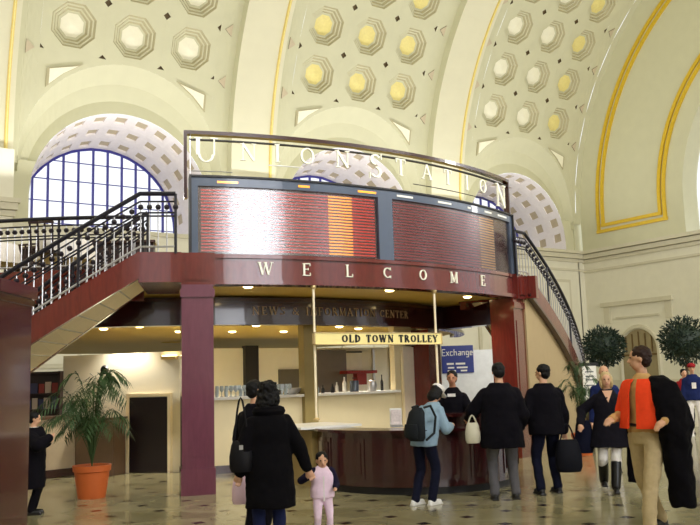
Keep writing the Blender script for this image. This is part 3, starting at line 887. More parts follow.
# right end of the core: cream door bay with pale trim
db = thing('cream_door_bay', 'cream doorway bay with a small dark sign and pale edge right of the bar', 'door', P(23.0, 6.98, 0), R(23))
mb = MB(); mb.box((0, .05, 1.33), (1.0, .12, 2.66), CREAM); lpart(mb, 'surround', db)
mb = MB(); mb.box((.05, -.03, 1.15), (.56, .05, 2.2), mat('pale_door', (228, 214, 190), .4)); lpart(mb, 'door_leaf', db)
mb = MB(); mb.box((-.26, -.05, 1.15), (.05, .05, 2.2), CREAMD); mb.box((.36, -.05, 1.15), (.05, .05, 2.2), CREAMD); lpart(mb, 'door_trim', db)
mb = MB(); mb.box((.08, -.08, 2.32), (.36, .05, .09), BLACK); lpart(mb, 'dark_sign', db)
mb = MB(); mb.ell((.42, -.09, 1.85), (.035, .03, .05), BLACK); lpart(mb, 'wall_phone', db)

# left of the core: partition with dark doorway, sconce, speaker
lp = thing('side_partition', 'cream side partition with sconce and black round speaker behind the potted palm', 'partition', (5.65 + .76 * .1, 15.38 + .649 * .1, 0), LPA)
mb = MB(); mb.box((-.35, 0.0, 1.11), (3.1, .12, 2.22), mat('warm_white_panel', (232, 224, 200), .5, var=.04)); lpart(mb, 'wall_panel', lp)
mb = MB(); mb.lathe([(.07, 0), (.09, .03), (.07, .06)], (0, 0, 0), BLACK, 14); o = lpart(mb, 'speaker', lp); o.location = (-.94, -.1, 1.92); o.rotation_euler = (R(90), 0, 0)
mb = MB(); mb.box((0, 0, 0), (.3, .12, .06), mat('sconce_brass', (226, 196, 130), .3, metal=.4)); mb.box((0, 0, .035), (.26, .09, .02), LAMP); o = lpart(mb, 'wall_sconce', lp); o.location = (.43, -.12, 2.1)
dd = thing('dark_doorway', 'tall near black door in a pale frame beside the sky tinted column', 'door', (5.65, 15.38, 0), LPA)
mb = MB(); mb.box((0, 0, .69), (.8, .06, 1.38), mat('near_black_door', (26, 14, 22), .3)); lpart(mb, 'door_leaf', dd)
mb = MB()
for x in (-.43, .43): mb.box((x, 0, .70), (.06, .1, 1.40), CREAMD)
mb.box((0, 0, 1.42), (.92, .1, .06), CREAMD); lpart(mb, 'door_frame', dd)

# hanging trolley sign and its two poles ------------------------------
POLM = mat('cream_enamel_pole', (246, 230, 196), .3, coat=.5)
for x, y, lab in ((6.92, 11.45, 'left slim pale pole carrying the OLD TOWN TROLLEY sign'), (9.36, 11.4, 'right slim pale pole carrying the OLD TOWN TROLLEY sign')):
    t = thing('sign_pole', lab, 'pole', (x, y, .98))
    mb = MB(); mb.tube([(0, 0, 0), (0, 0, 2.1)], .02, POLM, 10); lpart(mb, 'tube', t, True)
    mb = MB(); mb.lathe([(.05, 0), (.05, .02), (.03, .04)], (0, 0, 0), BRASS, 12); lpart(mb, 'foot', t)
    mb = MB(); mb.lathe([(.03, 2.06), (.05, 2.1), (.05, 2.12)], (0, 0, 0), BRASS, 12); lpart(mb, 'ceiling_flange', t)
ts = thing('trolley_sign', 'long cream sign board reading OLD TOWN TROLLEY between two poles', 'sign', (8.14, 11.36, 2.25))
SGN = mat('cream_sign_enamel', (238, 222, 150), .4, emit=(240, 214, 140), estr=.12)
mb = MB(); mb.box((0, 0, 0), (2.56, .05, .185), SGN); lpart(mb, 'panel', ts)
mb = MB()
for z in (-.093, .093): mb.box((0, -.005, z), (2.6, .065, .014), BRASS)
for x in (-1.29, 1.29): mb.box((x, -.005, 0), (.02, .065, .2), BRASS)
lpart(mb, 'rim', ts)
x = -.78
for ch in 'OLD TOWN TROLLEY':
    if ch != ' ':
        mb = MB(); glyph(mb, ch, lambda u, z, d: (u, -.026 - d, z - .06), .12, BLACK, x, 1.9, .01); lpart(mb, 'letter', ts, fix=True)
    x += GL[ch][0] * .12 + .026

# information desk ----------------------------------------------------
desk = thing('information_desk', 'curved dark mahogany information desk with raised centre in front of the clerk', 'desk', (8.2, 10.62, 0))
def dsk(t):     # outline: parameter angle
    return t
def Dp(a, k, z): # a in degrees, k scale
    return (1.75 * k * math.sin(R(a)), -1.5 * k * math.cos(R(a)), z)
DSKM = wood('desk_mahogany', (62, 14, 18), (46, 9, 12), .25, .8)
DP = lambda a, r, z: (r * .9 * math.sin(R(a)), -r * .93 * math.cos(R(a)), z)
mb = MB(); mb.sector(DP, -112, 112, 1.25, 1.7, .1, .84, DSKM, 40); lpart(mb, 'front_panel', desk)
mb = MB(); mb.sector(DP, -112, 112, 1.2, 1.66, .0, .1, BLACK, 40); lpart(mb, 'plinth', desk)
mb = MB(); mb.sector(DP, -112, 112, 1.15, 1.78, .84, .88, DSKM, 40); lpart(mb, 'worktop', desk)
mb = MB(); mb.sector(DP, -30, 30, 1.3, 1.62, .88, 1.04, DSKM, 24); mb.sector(DP, -31, 31, 1.25, 1.72, 1.04, 1.08, DSKM, 24); lpart(mb, 'raised_ledge', desk)
for k in range(9):
    a = -100 + 25 * k
    mb = MB(); mb.sector(DP, a - 9, a + 9, 1.69, 1.715, .2, .76, DSKM, 6); mb.sector(DP, a - 7, a + 7, 1.69, 1.728, .26, .70, DSKM, 6); lpart(mb, 'raised_panel', desk)
lc = thing('ledge_counter', 'low khaki service counter with thin white top left of the mahogany desk', 'counter', (6.85, 11.6, 0))
mb = MB(); mb.box((.1, .05, .42), (.55, .9, .84), mat('khaki_panel', (158, 136, 84), .5)); lpart(mb, 'cabinet', lc)
mb = MB(); mb.box((.1, .0, .89), (1.1, 1.1, .035), WHITE); lpart(mb, 'top', lc)
bx = thing('brochure_rack', 'small clear brochure rack with leaflets on the desk left end', 'rack', (7.55, 10.2, .88), R(-30))
mb = MB(); mb.box((0, 0, .01), (.18, .2, .02), STEEL); mb.box((0, .08, .14), (.18, .015, .26), WHITE); lpart(mb, 'rack_body', bx)
for z in (.05, .12, .19):
    mb = MB(); mb.box((0, .06 - z * .1, z + .02), (.15, .02, .075), mat('leaflet_paper', (222, 208, 204), .6, var=.3, scale=30)); lpart(mb, 'leaflet', bx)

# stairs ---------------------------------------------------------------
def path_fn(sg, s0, v0, head, kap):
    h = .02; cache = [(s0, v0, R(head))]
    for i in range(500):
        s, v, th = cache[-1]
        cache.append((s + sg * h * math.cos(th), v + h * math.sin(th), th + kap * h))
    def f(L, off, z):        # off: distance inwards from the outer line
        x = max(0.0, min(L / h, 498.9)); i = int(x); fr = x - i
        a, b2 = cache[i], cache[i + 1]
        s = a[0] + (b2[0] - a[0]) * fr; v = a[1] + (b2[1] - a[1]) * fr; th = a[2]
        return (s - sg * off * math.sin(th), v + off * math.cos(th), z)
    return f
SL = .6; TOPZ = 3.5; NST = 20
def ribbon(mb, f, L0, L1, o0, o1, zt0, zb0, mt, n=24, slope=SL):
    vs = []; fs = []
    for i in range(n + 1):
        L = L0 + (L1 - L0) * i / n; dz = -slope * L
        zb = max(.0, zb0 + dz) if zb0 is not None else 0.0
        vs += [f(L, o0, zb), f(L, o1, zb), f(L, o1, max(.02, zt0 + dz)), f(L, o0, max(.02, zt0 + dz))]
    for i in range(n):
        o = 4 * i; q = o + 4
        for k in range(4): fs.append((o + k, o + (k + 1) % 4, q + (k + 1) % 4, q + k))
    fs.append((3, 2, 1, 0)); fs.append((4 * n, 4 * n + 1, 4 * n + 2, 4 * n + 3))
    mb.add(vs, fs, mt)
def stair(sg, s0, v0, head, kap, label, closed, mstr):
    f = path_fn(sg, s0, v0, head, kap)
    LT = TOPZ / SL
    t = thing('curved_staircase', label, 'staircase', f(0, .7, TOPZ))
    mb = MB(); ribbon(mb, f, 0, LT, 0, .09, TOPZ + .06, TOPZ - .34, mstr); dpart(mb, 'outer_stringer', t)
    mb = MB(); ribbon(mb, f, 0, LT, 1.42, 1.5, TOPZ + .06, TOPZ - .34, mstr); dpart(mb, 'inner_stringer', t)
    mb = MB(); ribbon(mb, f, 0, LT, .09, 1.42, TOPZ - .26, TOPZ - .33, CREAMD); dpart(mb, 'soffit', t)
    for i in range(NST):
        L0 = LT * i / NST; L1 = LT * (i + 1) / NST; z = TOPZ - .175 * (i + 1)
        if z < .05: break
        mb = MB(); mb.hexa([f(L0, .09, z - .17), f(L1, .09, z - .17), f(L1, 1.42, z - .17), f(L0, 1.42, z - .17), f(L0, .09, z), f(L1, .09, z), f(L1, 1.42, z), f(L0, 1.42, z)], mat('stair_tread_stone', (200, 190, 170), .5))
        dpart(mb, 'step', t)
    if closed:
        mb = MB(); ribbon(mb, f, .0, LT - .1, .12, .2, TOPZ - .3, None, mat('sand_plaster', (174, 152, 112), .6, var=.05), 30); dpart(mb, 'side_wall', t)
        mb = MB(); ribbon(mb, f, 0, LT, -.02, .1, TOPZ - .30, TOPZ - .36, MAHD); dpart(mb, 'edge_moulding', t)
    return f
fL = stair(-1, 4.2, 11.85, 24.5, .101, 'left curved staircase with red mahogany stringer climbing to the cafe deck', False, MAH)
fR = stair(1, 12.33, 12.0, 16.3, .09, 'right curved staircase with closed sand coloured side wall behind the queue', True, MAH)

BALL = mat('dark_ball_finial', (30, 24, 34), .3)
def railing(name, label, pos, L0, L1, slope, zbase, step=.125, h=.90, flat=0.0):
    """pos(L, z)-> point"""
    t = thing(name, label, 'railing', pos(L0, zbase))
    def z(L, k): return zbase + k - slope * max(0, L - flat)
    n = max(8, int((L1 - L0) / .2))
    Ls = [L0 + (L1 - L0) * i / n for i in range(n + 1)]
    if L0 < flat < L1: Ls = sorted(set(Ls + [flat]))
    mb = MB(); mb.tube([pos(L, z(L, h)) for L in Ls], .034, IRON, 8); dpart(mb, 'handrail', t, True)
    for k, r_ in ((h - .12, .014), (h - .29, .014), (h - .34, .014), (.1, .016)):
        mb = MB(); mb.tube([pos(L, z(L, k)) for L in Ls], r_, IRON if k > .2 else STEEL, 6); dpart(mb, 'rail_bar', t, True)
    N = int((L1 - L0) / step); N = min(N, 60)
    for i in range(N + 1):
        L = L0 + (L1 - L0) * i / N
        mb = MB()
        post = i % 11 == 0
        if post: mb.tube([pos(L, z(L, 0)), pos(L, z(L, h))], .022, IRON, 6)
        else: mb.tube([pos(L, z(L, .02)), pos(L, z(L, h - .12))], .010, STEEL, 5)
        b_ = dpart(mb, 'post' if post else 'baluster', t)
        mb = MB(); mb.ell(pos(L + (0 if not post else 0), z(L, h - .205)), (.044, .044, .044), BALL, 8)
        dpart(mb, 'ball', b_, True)
    return t
def on(f, off): return lambda L, z: f(L, off, z) if L >= 0 else (f(0, off, z)[0] - (f(.5, off, z)[0] - f(0, off, z)[0]) * -L / .5 * 1.0, f(0, off, z)[1] - (f(.5, off, z)[1] - f(0, off, z)[1]) * -L / .5, z)
railing('stair_railing', 'outer black railing with ball row on the left staircase', on(fL, .045), -.52, 5.6, .6, 3.53, flat=0)
railing('stair_railing', 'inner black railing along the wall side of the left staircase', on(fL, 1.46), 0, 5.6, .6, 3.53)
railing('stair_railing', 'outer black railing curving down the right staircase', on(fR, .045), -.4, 5.5, .6, 3.53, flat=0)
railing('stair_railing', 'inner railing of the right staircase seen behind its outer one', on(fR, 1.46), 0, 5.5, .6, 3.53)
railing('deck_railing', 'level railing with ball row round the left rim of the upper deck', lambda L, z: P(-L / 8.25 * 180 / PI, 8.25, z), 3.6, 10.5, 0, 3.50)
railing('deck_railing', 'level railing round the right rim of the upper deck', lambda L, z: P(L / 8.25 * 180 / PI, 8.25, z), 3.6, 8.5, 0, 3.50)
# ------------------------------------------------------------------ people
SKIN = mat('skin', (214, 164, 130), .55, var=.04)
SKIN2 = mat('tanned_skin', (186, 130, 98), .55, var=.04)
HAIRK = mat('black_hair', (9, 7, 8), .6, var=.3, scale=40, spec=.25)
HAIRB = mat('brown_hair', (46, 28, 20), .6, var=.3, scale=40, spec=.25)
HAIRL = mat('blond_hair', (196, 170, 120), .5, var=.2, scale=40)
EYE = mat('dark_eye', (26, 18, 16), .2)
LIP = mat('lip', (160, 84, 78), .5)
def cloth(n, rgb, r=.95): return mat(n, rgb, r, var=.12, scale=30, bump=.05, spec=.15)
C_BLACK = cloth('black_wool', (13, 11, 18)); C_COAT = cloth('black_fleece_coat', (9, 7, 11)); C_NAVY = cloth('navy_cloth', (20, 22, 40)); C_JEAN = cloth('navy_denim', (34, 40, 74))
C_GREY = cloth('grey_trouser_wool', (96, 94, 98)); C_KHAKI = cloth('khaki_cotton', (196, 174, 132)); C_SHIRT = cloth('tan_shirt', (200, 158, 100)); C_ORANGE = cloth('orange_vest', (246, 74, 36))
C_BLUE = cloth('pale_blue_jacket', (140, 164, 182)); C_PINK = cloth('pink_fleece', (244, 214, 232)); C_WHITE = cloth('white_cotton', (232, 226, 220)); C_RED = cloth('red_jacket', (150, 34, 40)); C_DBLUE = cloth('dark_blue_jacket', (30, 40, 84))
SHOEK = mat('black_shoe_leather', (14, 12, 13), .35); SHOEW = mat('white_trainer', (232, 230, 226), .5)

FOLD = bpy.data.textures.new('fold', 'CLOUDS'); FOLD.noise_scale = .13; FOLD.noise_depth = 2
CURL = bpy.data.textures.new('curl', 'CLOUDS'); CURL.noise_scale = .035; CURL.noise_depth = 1
def remesh(mb, name, parent, vox, smooth=4, disp=0, tex=None):
    o = mb.build(name, None, False, True)
    md = o.modifiers.new('r', 'REMESH'); md.mode = 'VOXEL'; md.voxel_size = vox; md.use_smooth_shade = True
    if disp:
        d_ = o.modifiers.new('d', 'DISPLACE'); d_.texture = tex or FOLD; d_.strength = disp; d_.mid_level = .5; d_.texture_coords = 'LOCAL'
    if smooth:
        s = o.modifiers.new('s', 'SMOOTH'); s.factor = .5; s.iterations = smooth
    dg = bpy.context.evaluated_depsgraph_get(); dg.update()
    me = bpy.data.meshes.new_from_object(o.evaluated_get(dg))
    me.name = name
    o.modifiers.clear(); old = o.data; o.data = me; bpy.data.meshes.remove(old)
    if not me.materials and mb.mats: me.materials.append(mb.mats[0])
    me.polygons.foreach_set('use_smooth', [True] * len(me.polygons))
    o.parent = parent
    return o

def ik(a, c, l1, l2, bend):
    a = Vector(a); c = Vector(c); d = c - a; L = d.length
    L = min(L, (l1 + l2) * .999); dn = d.normalized()
    x = (l1 * l1 - l2 * l2 + L * L) / (2 * L)
    h = math.sqrt(max(0, l1 * l1 - x * x))
    b = Vector(bend); b = (b - dn * b.dot(dn)).normalized()
    return a + dn * x + b * h, a + dn * L

def person(label, loc, face, h=1.72, feet=((-.1, 0, 0), (.1, 0, 0)), hands=((-.25, .05, .82), (.25, .05, .82)), lean=0.0, yaw=0.0, nod=0.0, skin=None,
           vox=.011, top=None, hem=None, flare=1.0, bottom=None, shoe=None, skirt=None, hair='short', hairm=None, build_=1.0, extra=None, sit=0.0, sleeve=None, bulk=.0, armlift=0, name='person', child=False):
    """local frame: facing +y, right hand +x, sizes for 1.75 m scaled by k"""
    skin = skin or SKIN; hairm = hairm or HAIRK; shoe = shoe or SHOEK
    k = h / 1.75
    t = thing(name, label, 'person', (loc[0], loc[1], 0), face)
    V3 = lambda x, y, z: Vector((x * k, y * k, z * k))
    hipz = .93 - sit
    piv = V3(0, 0, hipz)
    Rl = Matrix.Rotation(-lean, 3, 'X')
    def T(p): return piv + Rl @ (Vector(p) - piv)
    HS = 1.45 if child else 1.0     # head enlargement
    neck = T(V3(0, -.01, 1.47)); headc = T(V3(0, .02, 1.63 if not child else 1.58)) 
    Hm = Rl @ Matrix.Rotation(yaw, 3, 'Z') @ Matrix.Rotation(-nod, 3, 'X')
    def H(x, y, z): return headc + Hm @ (Vector((x, y, z)) * k * HS)
    Mx = MB(); S = skin
    bw = build_
    # torso
    Mx.rings([(*(T(V3(0, .0, z)))[:2], T(V3(0, 0, z)).z, rx * bw * k, ry * bw * k) for z, rx, ry in
              ((hipz - .08, .12, .09), (hipz, .165, .11), (hipz + .1, .155, .105), (hipz + .2, .135, .095), (hipz + .33, .16, .11), (hipz + .42, .155, .10), (hipz + .50, .09, .075), (hipz + .56, .05, .05))], S)
    sh = [T(V3(sx * (.168 if not child else .15) * bw, -.01, 1.36)) for sx in (-1, 1)]
    for s_ in sh: Mx.ell(s_, (.046 * k, .046 * k, .046 * k), S)
    Mx.cap(T(V3(0, -.02, 1.38)), T(V3(0, .005, 1.53)), .062 * k, .052 * k, S)
    # head
    Mx.ell(H(0, -.005, .025), (.077 * k * HS, .094 * k * HS, .09 * k * HS), S, 18, Hm)
    Mx.ell(H(0, .02, -.04), (.058 * k * HS, .066 * k * HS, .075 * k * HS), S, 16, Hm)
    Mx.cap(H(0, .088, .005), H(0, .103, -.028), .010 * k * HS, .015 * k * HS, S, 8)
    for sx in (-1, 1): Mx.ell(H(sx * .078, -.005, -.005), (.010 * k * HS, .02 * k * HS, .032 * k * HS), S, 8, Hm)
    # arms
    el = []; wr = []
    for i, sx in enumerate((-1, 1)):
        hd = hands[i]; tgt = V3(*hd)
        bend = (sx * .5, -1, -.3) if not armlift else (sx * 1.0, -.4, -.6)
        e_, w_ = ik(sh[i], tgt, .285 * k, .25 * k, bend)
        el.append(e_); wr.append(w_)
        Mx.cap(sh[i], e_, .043 * k * bw, .038 * k, S); Mx.cap(e_, w_, .038 * k, .026 * k, S)
        d = (w_ - e_).normalized(); side = d.cross(Vector((0, 1, 0)) if abs(d.y) < .8 else Vector((0, 0, 1))).normalized(); nrm = d.cross(side)
        Mx.cap(w_, w_ + d * .07 * k, .03 * k, .036 * k, S)
        for j, (o_, L_) in enumerate(((-.03, .062), (-.010, .072), (.010, .068), (.029, .052))):
            b0 = w_ + d * .075 * k + side * o_ * k; b1 = b0 + d * L_ * .55 * k + nrm * .008 * k; b2 = b1 + d * L_ * .4 * k + nrm * .02 * k
            Mx.cap(b0, b1, .0105 * k, .0095 * k, S, 6); Mx.cap(b1, b2, .0095 * k, .0085 * k, S, 6)
        th0 = w_ + d * .03 * k - side * .03 * k; th1 = th0 + d * .045 * k - side * .022 * k; Mx.cap(th0, th1, .013 * k, .010 * k, S, 6); Mx.cap(th1, th1 + d * .028 * k, .010 * k, .009 * k, S, 6)
    # legs
    kn = []; an = []
    for i, sx in enumerate((-1, 1)):
        hp = V3(sx * .095, 0, hipz - .03)
        a_ = Vector((feet[i][0] * k, feet[i][1] * k, (feet[i][2] + .085) * k))
        kk, a2 = ik(hp, a_, .43 * k, .415 * k, (sx * .1, 1, .1))
        kn.append(kk); an.append(a2)
        Mx.cap(hp, kk, .085 * k * bw, .055 * k, S); Mx.cap(kk, a2, .054 * k, .036 * k, S)
        Mx.cap(a2 + Vector((0, -.03 * k, -.04 * k)), a2 + Vector((0, .13 * k, -.055 * k)), .036 * k, .028 * k, S)
    remesh(Mx, 'body', t, vox, 3)
    # face
    for sx in (-1, 1):
        mb = MB(); mb.ell(H(sx * .031, .083, .012), (.012 * k * HS, .009 * k * HS, .007 * k * HS), EYE, 8, Hm); lpart(mb, 'eye', t)
    mb = MB(); mb.ell(H(0, .087, -.060), (.022 * k * HS, .008 * k * HS, .006 * k * HS), LIP, 8, Hm); lpart(mb, 'mouth', t)
    # hair
    mb = MB()
    if hair != 'bald':
        mb.ell(H(0, -.022, .042), (.088 * k * HS, .100 * k * HS, .088 * k * HS), hairm, 18, Hm)
        mb.ell(H(0, -.05, -.01), (.080 * k * HS, .065 * k * HS, .075 * k * HS), hairm, 16, Hm)
        if hair in ('long', 'big'):
            f = 1.0 if hair == 'long' else 1.25
            mb.ell(H(0, -.055, -.07), (.085 * k * HS * f, .065 * k * HS * f, .115 * k * HS), hairm, 16, Hm)
            for sx in (-1, 1): mb.ell(H(sx * .075 * f, -.015, -.03), (.030 * k * HS, .05 * k * HS, .095 * k * HS), hairm, 12, Hm)
        if hair == 'big':
            mb.ell(H(0, -.03, .06), (.095 * k, .10 * k, .085 * k), hairm, 18, Hm)
            for j in range(14):
                a = j * .9; mb.ell(H(.07 * math.cos(a), -.03 + .06 * math.sin(a), .04 + .05 * math.sin(j * 1.7)), (.035 * k, .035 * k, .035 * k), hairm, 8)
        if hair == 'bun': mb.ell(H(0, -.09, .10), (.04 * k, .04 * k, .04 * k), hairm, 12)
        remesh(mb, 'hair', t, max(.008, vox * .8), 1, .05 if hair == 'big' else .018, CURL)
    # top garment
    if top:
        mb = MB(); z0 = hem if hem is not None else .86
        b2 = bulk
        cuts = []
        zz = [z for z in (hipz + .56, hipz + .54, hipz + .50, hipz + .43, hipz + .33, hipz + .2, hipz + .08)]
        rr = [(.055, .055), (.075, .07), (.105, .09), (.168, .118), (.185, .13), (.17, .122), (.19, .135)]
        rg = [(*(T(V3(0, 0, z)))[:], (rx * bw + b2) * k, (ry * bw + b2) * k) for z, (rx, ry) in zip(zz, rr)]
        zc = hipz + .08
        n_ = max(1, int((zc - z0) / .12))
        for i in range(1, n_ + 1):
            z = zc + (z0 - zc) * i / n_; f = i / n_
            rg.append((0, -.01 * k, z * k, (.19 * bw + b2 + (flare - 1) * .2 * f) * k, (.135 * bw + b2 + (flare - 1) * .2 * f) * k))
        mb.rings(rg, top, 24)
        st = sleeve or top
        if st is top:
            for i in (0, 1):
                mb.ell(sh[i] - Vector((0, 0, .012 * k)), ((.056 + b2 * .5) * k,) * 3, top); mb.cap(sh[i] - Vector((0, 0, .012 * k)), el[i], (.057 * bw + b2 * .5) * k, (.056 + b2 * .7) * k, top); mb.cap(el[i], el[i] + (wr[i] - el[i]) * .97, (.056 + b2 * .7) * k, (.044 + b2 * .4) * k, top)
            remesh(mb, 'coat' if z0 < .8 else 'jacket', t, vox, 3, .035 * k)
        else:
            remesh(mb, 'jacket', t, vox, 3, .025 * k)
            for i in (0, 1):
                m2 = MB(); m2.ell(sh[i], ((.076 + b2) * k,) * 3, st); m2.cap(sh[i], el[i], (.068 * bw + b2) * k, (.056 + b2 * .7) * k, st); m2.cap(el[i], el[i] + (wr[i] - el[i]) * .97, (.056 + b2 * .7) * k, (.044 + b2 * .4) * k, st)
                remesh(m2, 'sleeve', t, vox, 3, .02 * k)
    if bottom:
        mb = MB()
        mb.rings([(0, 0, z * k, rx * bw * k, ry * bw * k) for z, rx, ry in ((hipz - .1, .15, .115), (hipz - .02, .182, .13), (hipz + .06, .178, .125), (hipz + .12, .165, .118))], bottom)
        for i, sx in enumerate((-1, 1)):
            hp = V3(sx * .095, 0, hipz - .04)
            mb.cap(hp, kn[i], .100 * k * bw, .072 * k, bottom); mb.cap(kn[i], an[i] + Vector((0, 0, .0)), .072 * k, .062 * k, bottom)
        remesh(mb, 'trousers', t, vox, 3, .03 * k)
    if skirt:
        mb = MB(); mt, z1 = skirt
        mb.rings([(0, 0, hipz * k + .1 * k, .165 * k, .12 * k), (0, 0, hipz * k, .19 * k, .14 * k), (0, 0, (hipz + z1) / 2 * k, .23 * k, .19 * k), (0, 0, z1 * k, .27 * k, .23 * k)], mt, 24)
        lpart(mb, 'skirt', t, True)
    for i in (0, 1):
        mb = MB(); a_ = an[i]
        mb.cap(a_ + Vector((0, -.035 * k, -.045 * k)), a_ + Vector((0, .145 * k, -.05 * k)), .044 * k, .038 * k, shoe); mb.box((a_.x, a_.y + .055 * k, a_.z - .078 * k), (.085 * k, .27 * k, .018 * k), shoe)
        remesh(mb, 'shoe', t, .008, 2)
    info = dict(t=t, k=k, H=H, T=T, V3=V3, sh=sh, el=el, wr=wr, Hm=Hm, headc=headc, kn=kn, an=an, HS=HS, hipz=hipz)
    return info

def facing(s, v, ds, dv): return math.atan2(-ds, dv)
def face_cam(s, v, off=0.0):     # +y local towards the camera, then turned by off (ccw from above)
    return math.atan2(s, -v) + off       # rotation that sends +y to (-s,-v)
def rel(s, v, deg):
    """heading measured from 'away from the camera' clockwise towards image right"""
    a = math.atan2(s, v) + R(deg)
    return math.atan2(-math.sin(a), math.cos(a))
def W2(info, p):     # local -> hall point
    t = info['t']; return parent_world(t) @ Vector(p)

# 1 woman in the long black coat, back to the camera
w1 = person('woman with dark curly hair in long black fuzzy coat holding the child\'s hand', (3.77, 7.10), rel(3.77, 7.10, -8), 1.59,
            feet=((-.1, 0, 0), (.1, .06, 0)), hands=((-.3, .02, .86), (.41, .0, .83)), hair='big', top=C_COAT, hem=.50, flare=1.12, bottom=C_JEAN, bulk=.035, yaw=R(-20), nod=R(10), build_=1.05, vox=.011)
mb = MB(); k = w1['k']
pts = [w1['T'](w1['V3'](.12 * math.cos(a), .10 * math.sin(a), 1.46)) for a in [i / 12 * 2 * PI for i in range(13)]]
mb.tube(pts, .05, C_COAT, 8, False); lpart(mb, 'fur_collar', w1['t'], True)
# 2 companion half hidden behind her
w2 = person('person in black coat half hidden behind the woman in the long coat', (4.06, 7.95), rel(4.06, 7.95, 40), 1.62, hands=((-.33, .05, .84), (.24, .15, .9)), hair='short', top=C_BLACK, hem=.62, flare=1.15, bottom=C_BLACK, bulk=.03, yaw=R(-25))
# 3 child
HX = (4.52, 7.40)
c1 = person('small child in pink fleece and dark sleeves held by the hand', HX, rel(*HX, 170), .88, feet=((-.13, 0, 0), (.13, .02, 0)), hands=((-.22, .22, 1.06), (.27, .14, 1.30)), hair='short', top=C_PINK, hem=.86, bottom=C_PINK, sleeve=cloth('navy_fleece_sleeve', (30, 26, 48)), bulk=.03, child=True, vox=.009, shoe=SHOEW, build_=1.15)
mb = MB(); mb.box((0, .165 * c1['k'], .53), (.012, .02, .24), C_WHITE); lpart(mb, 'zip_flap', c1['t'])
# 4 woman with white cap
p4 = (6.80, 8.62)
w4 = person('woman in white cap and pale blue jacket leaning on the desk', p4, rel(*p4, 42), 1.56, feet=((-.1, -.12, 0), (.1, .02, 0)), hands=((-.14, .42, 1.10), (.16, .42, 1.08)), lean=R(26), nod=R(14), hair='long', hairm=HAIRK, top=C_BLUE, hem=.82, bottom=C_NAVY, shoe=SHOEW, bulk=.03)
mb = MB(); H = w4['H']
mb.ell(H(0, -.01, .075), (.098 * w4['k'], .108 * w4['k'], .07 * w4['k']), C_WHITE, 18, w4['Hm']); mb.ell(H(0, .12, .06), (.072 * w4['k'], .075 * w4['k'], .012), C_WHITE, 14, w4['Hm'])
remesh(mb, 'cap', w4['t'], .009, 2)
# 5 clerk
p5 = (8.45, 9.95)
w5 = person('clerk in black with a small white badge standing inside the desk', p5, rel(*p5, 188), 1.68, hands=((-.22, .34, 1.06), (.22, .34, 1.06)), hair='short', skin=SKIN2, top=C_BLACK, hem=.85, bottom=C_BLACK, bulk=.02)
mb = MB(); q = w5['V3'](.0, .162, 1.37); mb.box(tuple(q), (.12, .012, .045), C_WHITE); lpart(mb, 'badge', w5['t'])
# 6, 7 the two men in black
p6 = (7.78, 8.22)
w6 = person('broad man in long black coat and grey trousers at the desk', p6, rel(*p6, -8), 1.75, feet=((-.13, .0, 0), (.15, .05, 0)), hands=((-.38, .30, 1.04), (.26, .12, .9)), hair='short', top=C_BLACK, hem=.66, flare=1.08, bottom=C_GREY, bulk=.055, build_=1.12, nod=R(12))
p7 = (8.58, 8.20)
w7 = person('man in black jacket and dark navy trousers right of the broad man', p7, rel(*p7, -25), 1.72, feet=((-.14, -.02, 0), (.14, .04, 0)), hands=((-.26, .2, .95), (.28, .03, .84)), hair='short', hairm=HAIRK, top=C_BLACK, hem=.80, bottom=C_NAVY, bulk=.05, build_=1.08, yaw=R(35))
# 8 blond woman, arms swinging wide
p8 = (9.38, 7.80)
w8 = person('blond woman in dark V-neck sweater and pale trousers walking forwards', p8, rel(*p8, 176), 1.59, feet=((-.02, .22, 0), (.12, -.18, .05)), hands=((-.46, .05, .86), (.42, .12, 1.0)), hair='long', hairm=HAIRL, top=cloth('black_sweater', (22, 20, 28)), hem=.64, flare=1.4, bottom=C_WHITE, bulk=.035, armlift=1)
k = w8['k']
for i in (0, 1):
    mb = MB(); mb.cap(w8['an'][i], w8['an'][i] + (w8['kn'][i] - w8['an'][i]) * .8, .07 * k, .078 * k, SHOEK); remesh(mb, 'boot', w8['t'], .012, 2)
mb = MB(); mb.rings([(-.30 * k, .05 * k, 1.06 * k, .06 * k, .08 * k), (-.34 * k, .06 * k, 1.0 * k, .10 * k, .12 * k), (-.36 * k, .04 * k, .75 * k, .13 * k, .12 * k), (-.36 * k, .02 * k, .45 * k, .14 * k, .12 * k), (-.36 * k, .0, .12 * k, .15 * k, .12 * k)], C_BLACK, 20)
remesh(mb, 'draped_coat', w8['t'], .012, 3, .03)
mb = MB(); k = w8['k']
mb.add([(-.075 * k, .118 * k, 1.475 * k), (.075 * k, .118 * k, 1.475 * k), (0, .168 * k, 1.30 * k), (-.06 * k, .09 * k, 1.46 * k), (.06 * k, .09 * k, 1.46 * k), (0, .14 * k, 1.30 * k)], [(0, 2, 1), (3, 4, 5), (0, 1, 4, 3), (1, 2, 5, 4), (2, 0, 3, 5)], SKIN)
lpart(mb, 'neckline', w8['t'])
# 9 person behind her
p9 = (11.2, 9.35)
w9 = person('bald person in dark blue jacket behind the blond woman', p9, rel(*p9, 170), 1.70, hair='bald', top=C_DBLUE, hem=.84, bottom=C_WHITE, bulk=.03, feet=((-.1, .12, 0), (.1, -.1, 0)), vox=.014)
